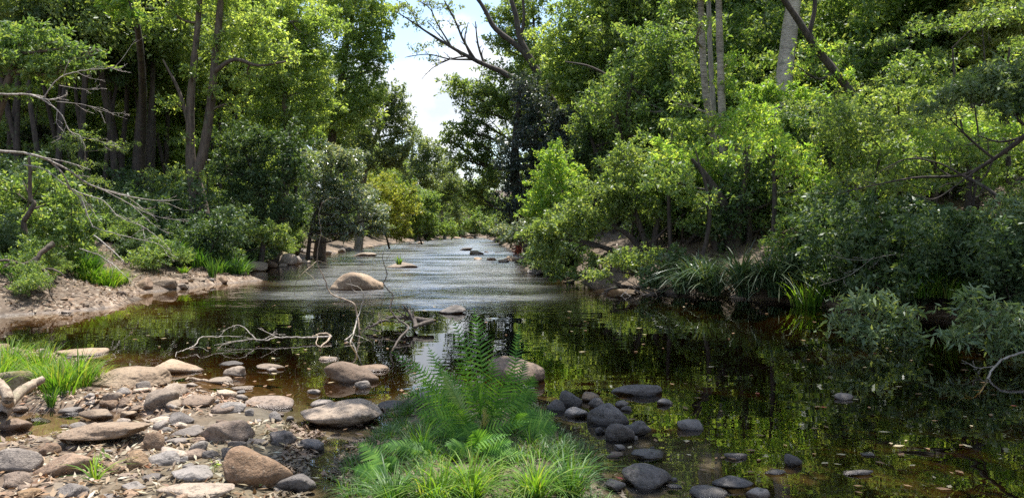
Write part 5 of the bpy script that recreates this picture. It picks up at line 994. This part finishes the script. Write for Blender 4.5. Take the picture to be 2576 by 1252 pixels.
for px, py, h, lab in ((1200, 1262, .42, 'tall arching lime grass tussock at the middle of the bottom edge'), (1330, 1256, .38, 'arching lime grass tussock right of the middle one at the bottom edge'), (1110, 1262, .34, 'lime grass tussock left of the middle one at the bottom edge'), (1440, 1250, .36, 'green grass tussock at the right end of the islet at the bottom edge'), (1050, 1140, .3, 'green tussock left of the fern bases'), (1010, 1262, .34, 'green grass tussock under the left fern fronds')):
    tuft(lab, px, py, h, 'lime' if 'lime' in lab else 'grass', 150, 'grass_tussock', 'grass', 1.05, .0045, .05, 2, .06, curl=1.5)

def frond(base, tip, n=22, wmax=.13, sag=.06, side=None, pw=.0062, mat='fern', parent=None, org=None, curlp=.25):
    base = np.asarray(base, float); tip = np.asarray(tip, float); L = np.linalg.norm(tip - base)
    d = tip - base; ctrl = base + d * .45 + UP * (.18 * L) * (1 if sag >= 0 else -1)
    t = np.linspace(0, 1, 26)[:, None]; C = (1 - t) ** 2 * base + 2 * t * (1 - t) * ctrl + t * t * tip
    mb = MB(); tube(mb, C, .0028 * (1 - .75 * t[:, 0]) + .0006, 4)
    T = unit(np.gradient(C, axis=0))
    f = np.array([RNG.normal(0, .35), -1., .5]) if side is None else np.asarray(side, float)   # frond face direction
    for k in range(n):
        u = .24 + .755 * k / (n - 1); i = min(int(u * 25), 24); q = u * 25 - i; p = C[i] * (1 - q) + C[i + 1] * q if i < 25 else C[25]
        tg = T[i]; fn = unit(f - tg * (f @ tg)); s = np.cross(tg, fn)
        v = (u - .24) / .76; l = wmax * (math.sin(PI * min(v * .9 + .16, 1) ** .75) ** .8 + .06) * random.uniform(.88, 1.08)
        for sg in (-1, 1):
            dd = unit(s * sg + tg * (.42 + .35 * v) + fn * random.uniform(-.12, .12)); m = 5; tt = np.linspace(0, 1, m + 1)[:, None]
            pc = p + dd * l * tt + tg * l * .22 * curlp * 2 * tt ** 2 - UP * l * .22 * tt ** 2 + fn * .0
            w = pw * (1 - tt ** 1.6) * (.8 + .2 * (1 - v)) + .0004; wd = unit(np.cross(dd, fn))
            A = pc - wd * w; Bv = pc + wd * w + fn * w * .5
            V = np.stack([A, Bv], 1).reshape(-1, 3); sI = (np.arange(m) * 2)[:, None]
            mb.add(V, sI + np.array([0, 1, 3, 2])[None])
    return mb.build('frond', GM[mat], parent, org)
def fern(label, root_px, Yr, fr, mat='fern'):
    g = P(*root_px, Yr); g[2] = max(gz(g[0], g[1]), .02); e = empty('fern', g, label, 'fern')
    for q in fr:
        tip = P(q[0], q[1], q[2]); b = g + np.array([random.uniform(-.05, .05), random.uniform(-.05, .05), 0])
        if len(q) > 3 and q[3].get('root'): b = P(*q[3]['root']); 
        kw = q[3] if len(q) > 3 else {}
        frond(b, tip, kw.get('n', 17), kw.get('w', .125), kw.get('sag', .06), kw.get('side'), kw.get('pw', .0074), kw.get('mat', mat), e, g)
fern('tallest fern clump with upright fronds in the middle of the islet', (1225, 1110), 5.5,
 [(1192, 776, 5.7, dict(w=.15, side=(.15, -1, .3), n=21)), (1138, 800, 5.9, dict(w=.14, side=(-.2, -1, .3), n=20)), (1240, 900, 5.4, dict(w=.14)), (1290, 925, 5.3, dict(w=.14)), (1150, 905, 5.4, dict(w=.13)), (1110, 930, 5.6, dict(w=.12)), (1200, 960, 5.0, dict(w=.12)), (1330, 985, 5.4, dict(w=.12))])
fern('tall narrow fern rising right of the main clump before the round boulder', (1280, 1085), 5.75, [(1307, 815, 6.0, dict(w=.085, n=22)), (1325, 900, 5.9, dict(w=.10)), (1355, 990, 5.6, dict(w=.11)), (1345, 940, 5.7, dict(w=.11))])
fern('fern with pale blades arching left over the bright water', (1150, 1085), 5.6, [(1075, 868, 6.0, dict(w=.11)), (1035, 905, 5.9, dict(w=.11)), (985, 885, 6.1, dict(w=.10)), (1060, 955, 5.6, dict(w=.11)), (1090, 900, 6.1, dict(w=.1))])
fern('fern with a lime coloured curling frond and a tan frond at its heart', (1200, 1130), 5.3, [(1110, 935, 5.3, dict(mat='fernlime', w=.075, pw=.0078, n=22)), (1215, 1035, 4.9, dict(mat='ferntan', w=.1, sag=.0)), (1020, 985, 5.4, dict(w=.12)), (1040, 1040, 5.2, dict(w=.12)), (1120, 1010, 5.0, dict(w=.11)), (1065, 1100, 5.0, dict(w=.1))])
fern('low fern spreading to the right of the clump over the dark stones', (1290, 1140), 5.3, [(1400, 1040, 5.5, dict(w=.12)), (1405, 1075, 5.3, dict(w=.12)), (1345, 1030, 5.4, dict(w=.12)), (1375, 1120, 5.1, dict(w=.10)), (1300, 1040, 5.1)])
fern('fern with long blades reaching left across the grass', (1110, 1170), 4.85, [(950, 1120, 4.8, dict(w=.1, pw=.0078, side=(0, -.6, 1))), (980, 1112, 5.0, dict(w=.09, side=(0, -.6, 1))), (1060, 1110, 4.9, dict(w=.08)), (1285, 1092, 4.7, dict(w=.08, side=(0, -.6, 1)))])
fern('fern at the bottom left of the grass with two sunlit fronds', (985, 1262), 4.55, [(902, 1112, 4.75, dict(w=.095, pw=.0078, side=(.3, -.8, .6))), (885, 1178, 4.6, dict(w=.09, pw=.0078, side=(.3, -.8, .6))), (975, 1150, 4.6, dict(w=.07))])
fern('low fern in front of the main clump half sunk in the grass', (1215, 1185), 4.8, [(1120, 1120, 4.7, dict(w=.1, side=(0, -.7, 1))), (1190, 1085, 4.75, dict(w=.11)), (1290, 1110, 4.7, dict(w=.1, side=(0, -.7, 1))), (1345, 1150, 4.7, dict(w=.08, side=(0, -.7, 1)))])
fern('small drooping fern on the left slope of the islet', (1160, 1150), 5.1, [(1150, 1075, 5.2, dict(w=.09)), (1230, 1120, 4.8, dict(w=.09)), (1190, 1060, 5.2, dict(w=.1)), (1330, 1060, 5.0, dict(w=.09))])
def herb(px, py, h, lab, mat='lime'):
    g = on_ground(px, py); mb = MB(); 
    for i in range(7): leaves(mb, np.array([g + UP * h * (.3 + .1 * i) + RNG.normal(0, .012, 3)]), np.array([[.02, .02, .01]]), 3, h * .5, 1.2, .4, .1)
    tube(mb, np.array([g - UP * .02, g + UP * h * .5, g + UP * h]), [.002, .0018, .001], 4); tag(mb.build('seedling', LM[mat], None, g), lab, 'seedling')
herb(246, 1185, .10, 'small leafy seedling beside the arching lime grass blades')
herb(660, 1225, .08, 'tiny green seedling at the foot of the largest rounded boulder'); herb(672, 1195, .08, 'tiny seedling leaning on the right side of the largest rounded boulder', 'bright'); herb(540, 1190, .06, 'tiny green seedling on the left of the largest rounded boulder', 'bright')
tag(mesh_obj('red_shrub', *(lambda mb: (np.concatenate(mb.v), np.concatenate(mb.q)))((lambda mb: (leaves(mb, *clumps(P(1306, 632, 38), np.array([.42, .3, .28]), 12), 420, .11), mb)[1])(MB())), LM['silver'] if False else leaf_mat('leaf_red', [(.35, .09, .05), (.42, .16, .10), (.25, .08, .05)], .5, .4, (1.5, 1, 1)), None, P(1306, 632, 38)), 'small reddish leaved shrub on the stone spit at the right bank', 'shrub')

# ------------------------------------------------------------------ fallen leaves
def litter(name, label, pts, size, mat, tilt=.35, lift=.008):
    n = len(pts); nrm = unit(RNG.normal(0, tilt, (n, 3)) + UP); d = unit(np.cross(nrm, RNG.normal(0, 1, (n, 3)))); s = np.cross(nrm, d)
    L = size * RNG.uniform(.5, 1.4, (n, 1)); W = L * RNG.uniform(.22, .42, (n, 1)); p = pts + UP * (lift + L * tilt * .25)
    cup = nrm * L * RNG.uniform(.05, .35, (n, 1))
    V = np.stack([p - d * L * .5, p - d * L * .08 + s * W * .5 + cup * .5, p + d * L * .5 + cup, p - d * L * .08 - s * W * .5 + cup * .5], 1).reshape(-1, 3)
    return tag(mesh_obj(name, V, np.arange(4 * n).reshape(-1, 4), GM[mat], None, pts.mean(0)), label, 'fallen leaves', None, 'stuff')
def rnd_pts(n, xr, yr, ok, zmin=-.01):
    out = np.zeros((0, 3))
    while len(out) < n:
        x = RNG.uniform(*xr, n * 2); y = RNG.uniform(*yr, n * 2); m = ok(x, y); x, y = x[m], y[m]; z = H(x, y); m = z > zmin
        out = np.vstack([out, np.stack([x, y, z], 1)[m]])
    return out[:n]
patch = lambda x, y, s=2.2: fbm(np.stack([x * s, y * s, x * 0 + 9.], -1), 2)
litter('leaf_litter', 'dry tan and brown leaf litter between the stones of the sunlit bar', rnd_pts(10000, (-7, -1.2), (3.6, 9.5), lambda x, y: (sdf(BAR, x, y) < .05) & (patch(x, y) > -.25)), .06, 'litter')
litter('leaf_litter', 'dark damp leaf litter between the bar and the grassy islet', rnd_pts(2600, (-2.6, .8), (4, 8), lambda x, y: (sdf(PUD, x, y) < 0) & (sdf(ISLE, x, y) > -.1) & (x < -.6) & (patch(x, y) > -.15), -.02), .055, 'litterdark')
litter('leaf_litter', 'pale leaf litter on the bare left bank above the water', rnd_pts(15000, (-19, -7), (12.5, 34), lambda x, y: (sdf(RIVER, x, y) > .12) & (patch(x, y, 1.) > -.4), .03), .10, 'litterdark')
litter('leaf_litter', 'pale dry leaves scattered over the darker litter of the left bank', rnd_pts(3500, (-16, -7), (12.5, 26), lambda x, y: (sdf(RIVER, x, y) > .1) & (sdf(RIVER, x, y) < 4) & (patch(x, y, 1.6) > -.1), .03), .09, 'litter')
litter('leaf_litter', 'damp brown litter showing between the grass of the islet', rnd_pts(2200, (-1.4, 1.2), (3.8, 7.2), lambda x, y: (sdf(ISLE, x, y) < .1), -.02), .045, 'litterdark')
litter('leaf_litter', 'brown leaf litter on the right slope under the trees', rnd_pts(12000, (3, 26), (9, 36), lambda x, y: (sdf(RIVER, x, y) > .3), .05), .13, 'litterdark')
litter('leaf_litter', 'brown leaf litter far up the shaded left slope', rnd_pts(7000, (-30, -10), (26, 50), lambda x, y: (sdf(RIVER, x, y) > 1), .05), .16, 'litter')
# floating leaves: individual copies
fl = []
def float_leaf(x, y, s, red=False):
    key = 1 if red else 0; same = [f for f in fl if f[0] == (key, random.randrange(3))]
    if not same:
        k = len([f for f in fl if f[0][0] == key]) % 3; W = random.uniform(.2, .3)
        V = [(-.5, 0, .01), (-.1, W, .04), (.5, 0, .06), (-.1, -W, .03)]
        o = mesh_obj('floating_leaf', V, [[0, 1, 2, 3]], GM['floatred' if red else random.choice(['float', 'litter'])]); fl.append(((key, k), o))
    else: o = same[0][1].copy(); COL.objects.link(o)
    o.location = (x, y, .006); o.scale = (s, s, s); o.rotation_euler = (0, 0, random.random() * 6.28)
    lab, grp = ('small reddish leaf floating on the dark right pool', 'red leaves floating on the right pool') if red else (('small pale leaf floating on the calm brown water', 'pale leaves floating on the brown water') if x < 0 else ('small dull leaf floating on the dark right pool', 'dull leaves floating on the right pool'))
    tag(o, lab, 'leaf', grp)
k = 0
while k < 250:
    py = random.uniform(720, 1240); px = random.uniform(300, 2560); g = G(px, py)
    if gz(g[0], g[1]) > -.02: continue
    if px > 1300 and random.random() < .35: continue
    k += 1; float_leaf(g[0], g[1], random.uniform(.03, .08) * (1 + g[1] * .03), px > 1500 and random.random() < .08)

# ------------------------------------------------------------------ sky, sun, camera
w = bpy.data.worlds.new('World'); SC.world = w; w.use_nodes = True; nt = w.node_tree; nt.nodes.clear(); L = nt.links
out = nt.nodes.new('ShaderNodeOutputWorld'); bg = nt.nodes.new('ShaderNodeBackground'); bg.inputs[1].default_value = .15
sky = nt.nodes.new('ShaderNodeTexSky'); sky.sky_type = 'NISHITA'; sky.sun_disc = False; sky.sun_elevation = EL; sky.sun_rotation = AZ
tc = nt.nodes.new('ShaderNodeTexCoord'); sp = nt.nodes.new('ShaderNodeSeparateXYZ'); L.new(tc.outputs['Generated'], sp.inputs[0])
mp = nt.nodes.new('ShaderNodeMapping'); L.new(tc.outputs['Generated'], mp.inputs[0]); mp.inputs['Scale'].default_value = (1, 1, 1.7); mp.inputs['Location'].default_value = (.4, .1, .35)
c1 = noise(nt, mp.outputs[0], 3.4, 7, .55); c2 = noise(nt, mp.outputs[0], 9, 5)
cov = mth(nt, 'SUBTRACT', c1, maprange(nt, sp.outputs[2], .24, .5, -.03, .06))
mask = maprange(nt, cov, .45, .54, 0, 1, True)
cl = mix(nt, (2.9, 3.2, 3.7), (4.2, 4.3, 4.45), maprange(nt, c2, .35, .6))
L.new(mix(nt, sky.outputs[0], cl, mask), bg.inputs[0]); L.new(bg.outputs[0], out.inputs[0])
sl = bpy.data.lights.new('sun', 'SUN'); sl.energy = 5.0; sl.angle = math.radians(.53); sl.color = (1, .955, .88)
so = bpy.data.objects.new('sun', sl); COL.objects.link(so); so.rotation_mode = 'QUATERNION'; so.rotation_quaternion = Vector(-SUN).to_track_quat('-Z', 'Y'); so.location = (0, 0, 30)
cd = bpy.data.cameras.new('camera'); cd.sensor_width = 36; cd.lens = F / 2576 * 36; cd.clip_start = .05; cd.clip_end = 1200
co = bpy.data.objects.new('camera', cd); COL.objects.link(co); co.location = (0, 0, CAMZ); co.rotation_euler = (PI / 2 - TH, 0, 0); SC.camera = co
SC.view_settings.view_transform = 'Standard'; SC.view_settings.look = 'None'; SC.view_settings.exposure = 1.05; SC.view_settings.gamma = 1
SC.render.engine = 'CYCLES'; cy = SC.cycles
cy.max_bounces = 10; cy.diffuse_bounces = 5; cy.glossy_bounces = 3; cy.transmission_bounces = 6; cy.transparent_max_bounces = 8; cy.volume_bounces = 0; cy.use_denoising = False
cy.caustics_reflective = False; cy.caustics_refractive = False; cy.sample_clamp_indirect = 4; cy.sample_clamp_direct = 3.5
